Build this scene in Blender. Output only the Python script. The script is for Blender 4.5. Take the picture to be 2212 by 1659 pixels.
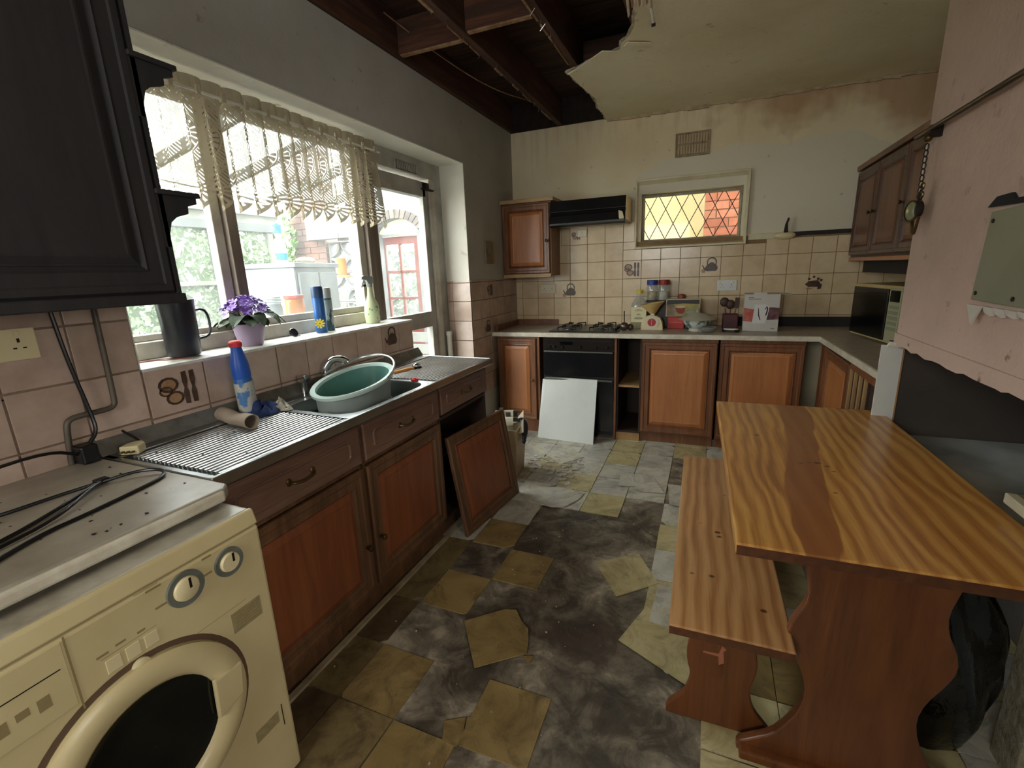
import bpy, math, random
from mathutils import Matrix, Vector
from mathutils.geometry import tessellate_polygon
R = math.radians
rnd = random.Random(7)
for o in list(bpy.data.objects): bpy.data.objects.remove(o)
SC = bpy.context.scene
COL = SC.collection

# ---------------- camera, world, exposure ----------------
cd = bpy.data.cameras.new('camera'); cam = bpy.data.objects.new('camera', cd); COL.objects.link(cam)
cd.sensor_width = 36; cd.sensor_fit = 'HORIZONTAL'; cd.lens = 999.38 / 2212 * 36
cd.clip_start = .02
_r = Vector((0.92292016, 0.38321123, -0.03698012)); _u = Vector((-0.05739741, 0.23194054, 0.97103508)); _f = Vector((-0.38068874, 0.89406529, -0.23605793))
cam.matrix_world = Matrix(((_r.x, _u.x, -_f.x, 1.73419), (_r.y, _u.y, -_f.y, -4.26192), (_r.z, _u.z, -_f.z, 1.40699), (0, 0, 0, 1)))
SC.camera = cam
SC.view_settings.view_transform = 'Standard'; SC.view_settings.look = 'None'
SC.view_settings.gamma = 1; SC.view_settings.use_curve_mapping = False
SC.view_settings.exposure = 1.35
w = bpy.data.worlds.new('overcast_sky'); SC.world = w; w.use_nodes = True
nt = w.node_tree; bg = nt.nodes['Background']
tc = nt.nodes.new('ShaderNodeTexCoord'); sx = nt.nodes.new('ShaderNodeSeparateXYZ'); rp = nt.nodes.new('ShaderNodeValToRGB')
nt.links.new(tc.outputs['Generated'], sx.inputs[0]); nt.links.new(sx.outputs['Z'], rp.inputs[0]); nt.links.new(rp.outputs[0], bg.inputs[0])
rp.color_ramp.elements[0].position = 0.0; rp.color_ramp.elements[0].color = (.6, .6, .58, 1)
rp.color_ramp.elements[1].position = .7; rp.color_ramp.elements[1].color = (1.0, .985, .95, 1)
bg.inputs[1].default_value = 9.5

def portal(loc, rot, sx_, sy_):
    l = bpy.data.lights.new('sky_portal', 'AREA'); l.shape = 'RECTANGLE'; l.size = sx_; l.size_y = sy_
    l.cycles.is_portal = True
    o = bpy.data.objects.new('sky_portal', l); COL.objects.link(o); o.location = loc; o.rotation_euler = rot
portal((-.30, -2.2, 1.6), (0, R(-90), 0), 1.3, 2.5)
portal((1.55, .25, 1.8), (R(-90), 0, 0), .9, .5)
portal((3.32, -4.7, 1.6), (0, R(90), 0), .8, .7)
portal((.9, -6.05, 1.82), (R(90), 0, 0), 1.2, .85)

# ---------------- helpers ----------------
BA = 0.0158
def lin(c):
    if isinstance(c, str):
        c = tuple(int(c[i:i+2], 16) / 255 for i in (0, 2, 4))
    return tuple((x / 12.92 if x <= .04045 else ((x + .055) / 1.055) ** 2.4) for x in c) + (1,)

class E:
    """small expression wrapper over math nodes"""
    def __init__(s, nt, k): s.nt = nt; s.k = k
    def op(s, name, *a):
        n = s.nt.nodes.new('ShaderNodeMath'); n.operation = name
        for i, x in enumerate((s,) + a):
            if isinstance(x, E): s.nt.links.new(x.k, n.inputs[i])
            else: n.inputs[i].default_value = x
        return E(s.nt, n.outputs[0])
    def __add__(s, o): return s.op('ADD', o)
    def __sub__(s, o): return s.op('SUBTRACT', o)
    def __mul__(s, o): return s.op('MULTIPLY', o)
    def __truediv__(s, o): return s.op('DIVIDE', o)
    def gt(s, o): return s.op('GREATER_THAN', o)
    def lt(s, o): return s.op('LESS_THAN', o)
    def mx(s, o): return s.op('MAXIMUM', o)
    def mn(s, o): return s.op('MINIMUM', o)
    def fr(s): return s.op('FRACT')
    def ab(s): return s.op('ABSOLUTE')
    def sq(s): return s.op('SQRT')
    def sin(s): return s.op('SINE')
    def cos(s): return s.op('COSINE')

def noise(nt, vec, scale, detail=4, rough=.6, dist=0.0):
    n = nt.nodes.new('ShaderNodeTexNoise'); n.inputs['Scale'].default_value = scale; n.inputs['Detail'].default_value = detail
    n.inputs['Roughness'].default_value = rough; n.inputs['Distortion'].default_value = dist
    if vec is not None: nt.links.new(vec, n.inputs['Vector'])
    return n.outputs['Fac']
def ramp(nt, fac, stops):
    n = nt.nodes.new('ShaderNodeValToRGB'); cr = n.color_ramp
    while len(cr.elements) < len(stops): cr.elements.new(.5)
    for e, (p, c) in zip(cr.elements, stops):
        e.position = p; e.color = lin(c) if not isinstance(c, (int, float)) else (c, c, c, 1)
    nt.links.new(fac, n.inputs[0]); return n.outputs[0]
def mixc(nt, fac, a, b):
    n = nt.nodes.new('ShaderNodeMix'); n.data_type = 'RGBA'
    for sk, v in ((n.inputs[0], fac), (n.inputs[6], a), (n.inputs[7], b)):
        if isinstance(v, bpy.types.NodeSocket): nt.links.new(v, sk)
        elif isinstance(v, E): nt.links.new(v.k, sk)
        elif isinstance(v, (int, float)): sk.default_value = v
        else: sk.default_value = lin(v)
    return n.outputs[2]
def coords(nt, kind='Object', scale=(1, 1, 1), rot=(0, 0, 0), rand=False):
    t = nt.nodes.new('ShaderNodeTexCoord'); m = nt.nodes.new('ShaderNodeMapping')
    m.inputs['Scale'].default_value = scale; m.inputs['Rotation'].default_value = rot
    nt.links.new(t.outputs[kind], m.inputs[0])
    if rand:        # each object its own offset, so that alike pieces differ
        oi = nt.nodes.new('ShaderNodeObjectInfo'); mu = nt.nodes.new('ShaderNodeMath'); mu.operation = 'MULTIPLY'; mu.inputs[1].default_value = 60
        cb = nt.nodes.new('ShaderNodeCombineXYZ'); nt.links.new(oi.outputs['Random'], mu.inputs[0])
        for i_ in range(3): nt.links.new(mu.outputs[0], cb.inputs[i_])
        nt.links.new(cb.outputs[0], m.inputs['Location'])
    return m.outputs[0]
def newmat(name):
    m = bpy.data.materials.new(name); m.use_nodes = True
    return m, m.node_tree, m.node_tree.nodes['Principled BSDF']
def setb(nt, b, name, v):
    if isinstance(v, bpy.types.NodeSocket): nt.links.new(v, b.inputs[name])
    elif isinstance(v, (tuple, str)): b.inputs[name].default_value = lin(v)
    else: b.inputs[name].default_value = v
def bump(nt, b, h, strength=.3, dist=.01):
    n = nt.nodes.new('ShaderNodeBump'); n.inputs['Strength'].default_value = strength; n.inputs['Distance'].default_value = dist
    nt.links.new(h.k if isinstance(h, E) else h, n.inputs['Height']); nt.links.new(n.outputs[0], b.inputs['Normal'])
def M(name, c, rough=.5, metal=0, c2=None, ns=8, lo=.4, hi=.7, bs=0, bscale=40, sp=.5, scale=(1, 1, 1), det=5, trans=0, coat=0, emit=None):
    m, nt, b = newmat(name)
    v = coords(nt, scale=scale)
    if c2 is not None:
        col = ramp(nt, noise(nt, v, ns, det), [(lo, c), (hi, c2)]); setb(nt, b, 'Base Color', col)
    else: setb(nt, b, 'Base Color', c)
    b.inputs['Roughness'].default_value = rough; b.inputs['Metallic'].default_value = metal; b.inputs['Specular IOR Level'].default_value = sp
    b.inputs['Transmission Weight'].default_value = trans; b.inputs['Coat Weight'].default_value = coat
    if bs: bump(nt, b, noise(nt, v, bscale, 4), bs)
    return m
def wood(name, dark, mid, light, axis='z', rough=.35, grain=1.0, coat=.2, cont=1.0, ob=None):
    m, nt, b = newmat(name)
    s = {'x': (.7, 9, 9), 'y': (9, .7, 9), 'z': (9, 9, .7)}[axis]
    v = coords(nt, scale=tuple(k * grain for k in s))
    n1 = noise(nt, v, 1.6, 6, .65, 1.2); n2 = noise(nt, v, 9, 5, .7)
    h = E(nt, n1) * .75 + E(nt, n2) * .25
    col = ramp(nt, h.k, [(.5 - .17 * cont, dark), (.5, mid), (.5 + .17 * cont, light)])
    big = noise(nt, coords(nt), 2.2, 3)
    col = mixc(nt, ramp(nt, big, [(.35, .0), (.75, .45)]), col, dark)
    setb(nt, b, 'Base Color', col); b.inputs['Roughness'].default_value = rough; b.inputs['Coat Weight'].default_value = coat; b.inputs['Coat Roughness'].default_value = .25
    bump(nt, b, n2, .08, .003)
    return m
def glassmat(name, tint=(.95, .97, .97), dirt=.08, gloss=.06, dcol=(.85, .88, .88), streak=False):
    m = bpy.data.materials.new(name); m.use_nodes = True; nt = m.node_tree; nt.nodes.clear()
    o = nt.nodes.new('ShaderNodeOutputMaterial'); t = nt.nodes.new('ShaderNodeBsdfTransparent'); g = nt.nodes.new('ShaderNodeBsdfGlossy'); d = nt.nodes.new('ShaderNodeBsdfDiffuse'); tl = nt.nodes.new('ShaderNodeBsdfTranslucent')
    t.inputs[0].default_value = tint + (1,); g.inputs['Roughness'].default_value = .03; d.inputs[0].default_value = dcol + (1,); tl.inputs[0].default_value = dcol + (1,)
    a = nt.nodes.new('ShaderNodeAddShader'); m1 = nt.nodes.new('ShaderNodeMixShader'); m2 = nt.nodes.new('ShaderNodeMixShader'); m0 = nt.nodes.new('ShaderNodeMixShader')
    m0.inputs[0].default_value = .5; nt.links.new(d.outputs[0], m0.inputs[1]); nt.links.new(tl.outputs[0], m0.inputs[2])
    nt.links.new(t.outputs[0], m1.inputs[1]); nt.links.new(m0.outputs[0], m1.inputs[2])
    n = noise(nt, coords(nt, scale=(1, 1, .5 if streak else 1)), 5, 5)
    mr = nt.nodes.new('ShaderNodeMapRange'); nt.links.new(n, mr.inputs[0]); mr.inputs[1].default_value = .3; mr.inputs[2].default_value = .8; mr.inputs[3].default_value = dirt * .4; mr.inputs[4].default_value = dirt * 1.9
    nt.links.new(mr.outputs[0], m1.inputs[0])
    nt.links.new(m1.outputs[0], m2.inputs[1]); nt.links.new(g.outputs[0], m2.inputs[2]); m2.inputs[0].default_value = gloss
    nt.links.new(m2.outputs[0], o.inputs[0]); return m

class MB:
    def __init__(s): s.v = []; s.f = []; s.mi = []; s.cur = 0
    def add(s, vs, fs, T=None):
        b = len(s.v)
        s.v += [tuple(T @ Vector(v)) if T else tuple(v) for v in vs]
        s.f += [tuple(b + i for i in f) for f in fs]; s.mi += [s.cur] * len(fs); return s
    def box(s, x0, x1, y0, y1, z0, z1, T=None):
        x0, x1 = sorted((x0, x1)); y0, y1 = sorted((y0, y1)); z0, z1 = sorted((z0, z1))
        v = [(x, y, z) for z in (z0, z1) for y in (y0, y1) for x in (x0, x1)]
        return s.add(v, [(0, 2, 3, 1), (4, 5, 7, 6), (0, 1, 5, 4), (2, 6, 7, 3), (0, 4, 6, 2), (1, 3, 7, 5)], T)
    def hexa(s, p, T=None):
        return s.add(p, [(0, 3, 2, 1), (4, 5, 6, 7), (0, 1, 5, 4), (1, 2, 6, 5), (2, 3, 7, 6), (3, 0, 4, 7)], T)
    def loft(s, loops, cap0=True, cap1=True, T=None, closed=True):
        n = len(loops[0]); vs = [p for l in loops for p in l]; fs = []
        for k in range(len(loops) - 1):
            for i in range(n if closed else n - 1):
                j = (i + 1) % n; fs.append((k * n + i, k * n + j, (k + 1) * n + j, (k + 1) * n + i))
        if cap0: fs.append(tuple(range(n))[::-1])
        if cap1: fs.append(tuple((len(loops) - 1) * n + i for i in range(n)))
        return s.add(vs, fs, T)
    def lathe(s, prof, c=(0, 0, 0), n=24, T=None, sx=1, sy=1, cap0=False, cap1=False):
        loops = [[(c[0] + r * sx * math.cos(2 * math.pi * i / n), c[1] + r * sy * math.sin(2 * math.pi * i / n), c[2] + z) for i in range(n)] for r, z in prof]
        return s.loft(loops, cap0, cap1, T)
    def cyl(s, c, r, h, n=20, r2=None, T=None): return s.lathe([(r, 0), (r if r2 is None else r2, h)], c, n, T, cap0=True, cap1=True)
    def rod(s, p, q, r, n=10, r2=None):
        p = Vector(p); q = Vector(q); d = (q - p).normalized(); a = d.orthogonal().normalized(); b = d.cross(a); r2 = r if r2 is None else r2
        return s.loft([[tuple(c + (a * math.cos(2 * math.pi * i / n) + b * math.sin(2 * math.pi * i / n)) * rr) for i in range(n)] for c, rr in ((p, r), (q, r2))])
    def tube(s, pts, r, n=8, smooth=0):
        P = [Vector(p) for p in pts]
        for _ in range(smooth):
            Q = [P[0]]
            for a, b in zip(P, P[1:]): Q += [a * .75 + b * .25, a * .25 + b * .75]
            P = Q + [P[-1]]
        loops = []; prev = None
        for i, p in enumerate(P):
            d = (P[min(i + 1, len(P) - 1)] - P[max(i - 1, 0)]).normalized()
            a = d.orthogonal().normalized() if prev is None else (prev - d * prev.dot(d)).normalized()
            prev = a; b = d.cross(a)
            rr = r(i / (len(P) - 1)) if callable(r) else r
            loops.append([tuple(p + (a * math.cos(2 * math.pi * k / n) + b * math.sin(2 * math.pi * k / n)) * rr) for k in range(n)])
        return s.loft(loops)
    def prism(s, poly, axis, a, b, T=None):
        """poly 2D; axis x:(y,z) y:(x,z) z:(x,y)"""
        f = {'x': lambda p, t: (t, p[0], p[1]), 'y': lambda p, t: (p[0], t, p[1]), 'z': lambda p, t: (p[0], p[1], t)}[axis]
        n = len(poly); vs = [f(p, a) for p in poly] + [f(p, b) for p in poly]
        tri = tessellate_polygon([[Vector((p[0], p[1], 0)) for p in poly]])
        fs = [tuple(t) for t in tri] + [tuple(n + i for i in t) for t in tri] + [(i, (i + 1) % n, n + (i + 1) % n, n + i) for i in range(n)]
        return s.add(vs, fs, T)
    def ball(s, c, r, n=14, m=8, sc=(1, 1, 1), T=None):
        prof = [(max(1e-4, math.sin(math.pi * k / m)), -math.cos(math.pi * k / m)) for k in range(m + 1)]
        loops = [[(c[0] + r * sc[0] * p * math.cos(2 * math.pi * i / n), c[1] + r * sc[1] * p * math.sin(2 * math.pi * i / n), c[2] + r * sc[2] * z) for i in range(n)] for p, z in prof]
        return s.loft(loops, T=T)
    def grid(s, fn, nu, nv):
        vs = [fn(i / nu, j / nv) for j in range(nv + 1) for i in range(nu + 1)]
        fs = [(j * (nu + 1) + i, j * (nu + 1) + i + 1, (j + 1) * (nu + 1) + i + 1, (j + 1) * (nu + 1) + i) for j in range(nv) for i in range(nu)]
        return s.add(vs, fs)
    def rings(s, w, h, prof, T=None, c=(0, 0)):
        """framed rectangle in xz facing -y: prof = [(inset, y)]"""
        L = [[(c[0] - w / 2 + i, y, c[1] - h / 2 + i), (c[0] + w / 2 - i, y, c[1] - h / 2 + i), (c[0] + w / 2 - i, y, c[1] + h / 2 - i), (c[0] - w / 2 + i, y, c[1] + h / 2 - i)] for i, y in prof]
        return s.loft(L, True, True, T)
    def build(s, name, mat, parent=None, bevel=0, smooth=False, label=None, seg=2, T=None, fixn=True):
        me = bpy.data.meshes.new(name); me.from_pydata([tuple(T @ Vector(v)) for v in s.v] if T else s.v, [], s.f)
        ms = mat if isinstance(mat, (list, tuple)) else [mat]
        for m_ in ms: me.materials.append(m_)
        if len(ms) > 1: me.polygons.foreach_set('material_index', s.mi)
        if fixn:
            import bmesh
            bm = bmesh.new(); bm.from_mesh(me); bmesh.ops.recalc_face_normals(bm, faces=bm.faces); bm.to_mesh(me); bm.free()
        if smooth:
            me.polygons.foreach_set('use_smooth', [True] * len(me.polygons))
            try: me.set_sharp_from_angle(angle=R(40))
            except Exception: pass
        me.update()
        o = bpy.data.objects.new(name, me); COL.objects.link(o); o.parent = parent
        if bevel:
            b = o.modifiers.new('bevel', 'BEVEL'); b.width = bevel; b.segments = seg; b.limit_method = 'ANGLE'; b.angle_limit = R(40)
        if label: o['label'] = label
        return o
def box(name, mat, x0, x1, y0, y1, z0, z1, parent=None, bevel=0, T=None, label=None):
    return MB().box(x0, x1, y0, y1, z0, z1, T).build(name, mat, parent, bevel, label=label)
def thing(name, label, cat, loc=(0, 0, 0), rz=0, group=None, back=False, rot=None):
    o = bpy.data.objects.new(name, None); COL.objects.link(o); o.empty_display_size = .05
    if back:
        c, s_ = math.cos(BA), math.sin(BA); loc = (loc[0] * c - loc[1] * s_, loc[0] * s_ + loc[1] * c, loc[2]); rz += BA
    o.location = loc; o.rotation_euler = rot if rot else (0, 0, rz)
    o['label'] = label; o['category'] = cat
    if group: o['group'] = group
    return o
def tag(o, label, cat, group=None):
    o['label'] = label; o['category'] = cat
    if group: o['group'] = group
    return o
def struct(o): o['kind'] = 'structure'; return o
def backfix(o):
    o.rotation_euler[2] += BA; return o
def dupc(src, loc, parent, rz=0):
    c = src.copy(); COL.objects.link(c); c.parent = parent; c.location = loc; c.rotation_euler = (0, 0, rz); return c
def text(s_, size, mat, parent, T, name='lettering', depth=.0006):
    cu = bpy.data.curves.new(name, 'FONT'); cu.body = s_; cu.size = size; cu.extrude = depth; cu.align_x = 'CENTER'; cu.align_y = 'CENTER'
    t = bpy.data.objects.new(name, cu); COL.objects.link(t)
    bpy.context.view_layer.update()
    me = bpy.data.meshes.new_from_object(t.evaluated_get(bpy.context.evaluated_depsgraph_get())); bpy.data.objects.remove(t)
    o = bpy.data.objects.new(name, me); COL.objects.link(o); me.materials.clear(); me.materials.append(mat)
    o.parent = parent; me.transform(T); return o
TM = Matrix.Translation
def RX(a): return Matrix.Rotation(R(a), 4, 'X')
def RY(a): return Matrix.Rotation(R(a), 4, 'Y')
def RZ(a): return Matrix.Rotation(R(a), 4, 'Z')

# ---------------- materials ----------------
def wallmat(name, base, dirty, patch=None, stain='8a6a48', bs=.25, zs=None):
    m, nt, b = newmat(name); v = coords(nt)
    c = ramp(nt, noise(nt, v, 1.1, 5, .6), [(.38, base), (.68, dirty)])
    if patch:
        t = nt.nodes.new('ShaderNodeTexCoord'); s = nt.nodes.new('ShaderNodeSeparateXYZ'); nt.links.new(t.outputs['Object'], s.inputs[0])
        X = E(nt, s.outputs[0]); Z = E(nt, s.outputs[2]); n = E(nt, noise(nt, v, 2.5, 3))
        dx = ((X - 2.05).ab() / 1.05); dz = ((Z - 1.85) / (.46)).ab()
        msk = ((dx.op('POWER', 3.0) + dz.op('POWER', 3.0)) + (n - .5) * 1.1)
        c = mixc(nt, msk.lt(.9) * .75, c, patch)
        # damp brown stain beside the ceiling
        st = ((Z - 2.36) * 6 + (X - 1.3) * .9 + (n - .5) * 5 - 1.0).mx(0).mn(1) * (X.gt(1.35)) 
        c = mixc(nt, st * .6, c, '9c6c48')
        st2 = ((Z - 2.45) * 5 + (E(nt, noise(nt, coords(nt, scale=(9, 9, 1)), 1.2, 4)) - .52) * 9).mx(0).mn(1)
        c = mixc(nt, st2 * .22, c, 'a8845c')
    spots = ramp(nt, noise(nt, v, 14, 3), [(.66, .0), (.74, .6)])
    c = mixc(nt, spots, c, stain)
    setb(nt, b, 'Base Color', c); b.inputs['Roughness'].default_value = .75; b.inputs['Specular IOR Level'].default_value = .25
    bump(nt, b, noise(nt, v, 60, 5), bs, .004)
    return m
m_wall_left = wallmat('wall_paint_left', 'bab8b0', 'a5a196')
m_wall_back = wallmat('wall_paint_back', 'e8dcbe', 'd8c8a2', patch='d6d0bd')
m_reveal = wallmat('reveal_paint', 'e4e1d6', 'd2cdbd', stain='a89a80')
m_ceil = wallmat('ceiling_paint', 'e9e0c2', 'd6caa6', stain='a08e6a', bs=.35)
m_pink = None
def pinkmat():
    m, nt, b = newmat('pink_plaster'); v = coords(nt)
    c = ramp(nt, noise(nt, v, 1.6, 6), [(.35, 'd6b8ac'), (.7, 'b8a295')])
    t = nt.nodes.new('ShaderNodeTexCoord'); s = nt.nodes.new('ShaderNodeSeparateXYZ'); nt.links.new(t.outputs['Object'], s.inputs[0]); Z = E(nt, s.outputs[2])
    n = E(nt, noise(nt, v, 3, 4))
    up = ((Z - 1.85) * 2.0 + (n - .5) * 1.5).mx(0).mn(1); c = mixc(nt, up * .8, c, 'b09c82')
    low = (((Z - 1.32) * -4.0) + (n - .5) * 3).mx(0).mn(1); c = mixc(nt, low * .55, c, 'd1b8aa')
    sp = ramp(nt, noise(nt, v, 13, 3, .55), [(.645, .0), (.69, .9)]); c = mixc(nt, E(nt, sp) * (low * .7 + .3), c, '6d5648')
    setb(nt, b, 'Base Color', c); b.inputs['Roughness'].default_value = .8; bump(nt, b, noise(nt, v, 35, 5), .4, .006)
    return m
m_pink = pinkmat()
m_tile = [M('wall_tile_glaze', c, .22, c2=c2, ns=9, lo=.35, hi=.75, sp=.5) for c, c2 in (('dac5a2', 'c8b08c'), ('d6bf9e', 'c2a984'), ('dfcaa8', 'cdb693'))]
m_tile_l = [M('pink_beige_tile_glaze', c, .25, c2=c2, ns=9, lo=.35, hi=.75) for c, c2 in (('bda596', 'a68d7d'), ('b59e8e', '9e8676'), ('c2ab9b', 'ad9585'))]
m_grout = M('grout', '8e7450', .9, c2='7b6244', ns=12)
m_grout_l = M('grout_left', '8a7363', .9, c2='6f5b4a', ns=12)
m_print = M('tile_print', '3e2c22', .35, c2='5c4434', ns=40)
m_print2 = M('tile_print_light', 'a5805e', .35, c2='8f6c4c', ns=40)
m_cab = wood('cabinet_wood', '50301b', '77492a', '926140', 'z', .38, coat=.12)
m_cabp = wood('cabinet_panel_wood', '8f542e', 'b27242', 'c4854f', 'z', .38, cont=1.4, coat=.12)
m_cabr = wood('sink_cabinet_wood', '47301f', '68482f', '80593c', 'z', .42, coat=.1)
m_cabrp = wood('sink_cabinet_panel_wood', '663821', '84492a', '985a36', 'z', .42, cont=1.4, coat=.1)
m_cabh = wood('cabinet_drawer_wood', '553d30', '735445', '896857', 'y', .42, coat=.15)
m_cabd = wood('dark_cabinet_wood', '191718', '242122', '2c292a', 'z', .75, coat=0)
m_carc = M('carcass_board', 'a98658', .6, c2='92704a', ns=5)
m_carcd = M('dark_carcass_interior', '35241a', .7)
m_white = M('white_laminate', 'd8dad6', .35, c2='cdd0cb', ns=3)
m_wtop = M('stone_laminate', 'b0a492', .35, c2='8e8474', ns=26, lo=.35, hi=.65, det=8)
m_wtopl = M('dusty_laminate', 'a39a8a', .38, c2='857b6b', ns=6, lo=.35, hi=.7, det=8)
m_edge = M('worktop_edge', 'd6cfbd', .4, c2='b9b09b', ns=14)
m_cream = M('cream_enamel', 'cdbd90', .35, c2='bfae82', ns=3)
m_cream2 = M('cream_plastic', 'd6c79c', .4)
m_black = M('black_plastic', '0b0b0c', .35)
m_blackg = M('black_glass', '0a0c0f', .08)
m_blackm = M('black_enamel', '141414', .3, c2='1f1d1b', ns=10)
m_steel = M('stainless_steel', 'b8bcbc', .28, 1.0, c2='9da1a0', ns=5, bs=.02)
m_steeld = M('drainer_steel', 'c2c6c8', .26, .85, c2='a8acac', ns=7)
m_chrome = M('chrome', 'c9cccd', .12, 1.0)
m_brass = M('aged_brass', '6b5530', .4, .8, c2='403018', ns=20)
m_iron = M('dark_iron', '2a211b', .5, .6)
m_wpaint = M('weathered_white_paint', 'd9d6cb', .5, c2='bcb7a8', ns=6, bs=.1)
m_frame = M('window_frame_paint', 'cfcabd', .5, c2='a39b8c', ns=5, bs=.12)
m_doorfr = M('grey_white_door_paint', 'b5b3aa', .5, c2='928f86', ns=5, bs=.12)
m_framew = wood('bare_frame_wood', '5f544a', '7a6d60', '94877a', 'z', .6, coat=0)
m_alu = M('grey_aluminium', '9da0a1', .4, .7)
m_pane = glassmat('window_glass', dirt=.06, gloss=.012)
m_paned = glassmat('dusty_glass', dirt=.16, dcol=(.8, .86, .86), tint=(.92, .96, .97))
m_roofg = glassmat('roof_sheet', tint=(.93, .95, .95), dirt=.1, dcol=(.9, .93, .93))
m_lead = M('lead_came', '3a2a2c', .7, .2)
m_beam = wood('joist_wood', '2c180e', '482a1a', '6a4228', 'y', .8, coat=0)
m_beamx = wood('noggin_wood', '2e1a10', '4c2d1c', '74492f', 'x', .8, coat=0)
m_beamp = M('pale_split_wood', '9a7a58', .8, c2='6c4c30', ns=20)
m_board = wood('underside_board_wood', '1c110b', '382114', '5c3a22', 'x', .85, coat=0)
m_plaster = M('raw_plaster', 'b9ad95', .9, c2='8f8268', ns=20, bs=.5)
m_render = M('white_render', '7e8080', .85, c2='727676', ns=4)
m_wout = M('outdoor_white_paint', '8c8c86', .5, c2='7c7c74', ns=6)
m_aluo = M('outdoor_aluminium', '74787a', .5, .3)
m_renderc = M('cream_render', 'f4f1d2', .85, c2='ebe7c2', ns=4)
m_brick = [M('brick', c, .9, c2=c2, ns=12, bs=.3) for c, c2 in (('d08a76', 'bc7866'), ('c68070', 'b06e5e'), ('da9886', 'c48474'))]
m_brickd = [M('old_brick', c, .9, c2=c2, ns=12, bs=.3) for c, c2 in (('6c5046', '5a4238'), ('604840', '523c34'))]
m_mortar = M('mortar', '86705e', .95, c2='76604e', ns=12)
m_archb = [M('arch_brick', c, .9, c2=c2, ns=12, bs=.3) for c, c2 in (('746a64', '625852'), ('685e58', '584e4a'))]
m_reddoor = M('red_brown_paint', '7c3c32', .5, c2='6c3028', ns=5)
m_leaf = M('leaf_green', '406428', .5, c2='608440', ns=6)
m_leafd = M('violet_leaf', '3c4a34', .6, c2='59664c', ns=14, bs=.3)
m_hedge = M('hedge_leaf', '2e442a', .6, c2='566c40', ns=7)
m_purple = M('purple_petal', '7a4fae', .55, c2='5c3690', ns=30)
m_purple2 = M('light_purple_petal', '9470c4', .55, c2='7650aa', ns=30)
m_pot = M('lilac_ceramic', 'a795ad', .4, c2='9a88a0', ns=4)
m_paper = M('newsprint', 'c9bfa8', .9, c2='b8ad95', ns=10)
m_pink2 = M('peeled_white', 'cdc9c0', .8)
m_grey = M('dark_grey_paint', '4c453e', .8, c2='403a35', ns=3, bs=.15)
m_greyl = M('pale_grey_board', 'b4b9b4', .6, c2='7c817d', ns=3)
m_plate = M('grey_green_plate', '8f8f7c', .5, c2='84846f', ns=3)
m_pine = None
def pinetop(name, x0, axis, base, light, dark, heart, amp=.05, knots=()):
    m, nt, b = newmat(name)
    t = nt.nodes.new('ShaderNodeTexCoord'); s = nt.nodes.new('ShaderNodeSeparateXYZ'); nt.links.new(t.outputs['Object'], s.inputs[0])
    X = E(nt, s.outputs[0]); Y = E(nt, s.outputs[1])
    w1 = E(nt, noise(nt, coords(nt, scale=(1.6, .55, 1)), 2.2, 2)) - .5
    w2 = E(nt, noise(nt, coords(nt, scale=(3, .7, 1)), 3.5, 2)) - .5
    U = X + w1 * (amp * 3) + w2 * amp
    for kx, ky, kr in knots:      # grain flows around knots
        d = ((X - kx) * (X - kx) * 1.5 + (Y - ky) * (Y - ky) * .35)
        U = U + (X - kx) * (d * (-1 / (kr * kr * 3))).op('EXPONENT') * -.55
    g = (U * 150 + E(nt, noise(nt, coords(nt, scale=(20, 1, 1)), 3, 4)) * 2).sin() * .5 + .5
    g2 = E(nt, noise(nt, coords(nt, scale=(60, 2, 1)), 3, 5))
    col = ramp(nt, (g * .20 + g2 * .32 + (w1 + .5) * .48).k, [(.36, light), (.5, base), (.66, dark)])
    if heart:
        h0, hs, hw = heart
        hm = ((X - (Y * hs + h0) + w1 * .10 + w2 * .07).ab() * -1 + (Y * .012 + hw)) * 220
        col = mixc(nt, hm.mx(0).mn(1) * .8, col, '864c2a')
    for kx, ky, kr in knots:
        d = (((X - kx) * (X - kx)) + ((Y - ky) * (Y - ky)) * 1.6).sq() + w2 * .01
        col = mixc(nt, ((d * -1 + kr) * 140).mx(0).mn(1) * .85, col, '3d1f10')
    setb(nt, b, 'Base Color', col); b.inputs['Roughness'].default_value = .3; b.inputs['Coat Weight'].default_value = .35; b.inputs['Coat Roughness'].default_value = .22
    bump(nt, b, g2, .06, .002)
    return m

# ---------------- floor ----------------
def floormat():
    m, nt, b = newmat('black_screed'); v = coords(nt)
    n1 = noise(nt, v, 1.7, 7, .65, .6); n2 = noise(nt, v, 7, 6, .7, .8)
    c = ramp(nt, (E(nt, n1) * .6 + E(nt, n2) * .4).k, [(.36, '26221d'), (.46, '4a4238'), (.53, '746b5c'), (.62, 'b0a592')])
    c = mixc(nt, ramp(nt, noise(nt, v, 2.3, 4), [(.55, .0), (.8, .6)]), c, '4a3526')
    sp = ramp(nt, noise(nt, v, 55, 2), [(.72, .0), (.78, .7)]); c = mixc(nt, sp, c, 'a89c8a')
    setb(nt, b, 'Base Color', c); setb(nt, b, 'Roughness', ramp(nt, n2, [(.35, .65), (.7, .32)])); bump(nt, b, n2, .25, .006)
    return m
def vinyl(name, a, b_, c_, wear, rough=.45):
    m, nt, b = newmat(name); v = coords(nt, rand=True)
    n1 = noise(nt, v, 4.2, 7, .62, 1.4); n2 = noise(nt, v, 22, 5, .7)
    c = ramp(nt, n1, [(.32, a), (.5, b_), (.68, c_)])
    c = mixc(nt, ramp(nt, noise(nt, v, 6.0, 7, .75, 1.2), [(.47, .0), (.66, .85)]), c, wear)
    setb(nt, b, 'Base Color', c); b.inputs['Roughness'].default_value = rough; bump(nt, b, n1, .35, .006)
    return m
m_floor = floormat()
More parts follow.
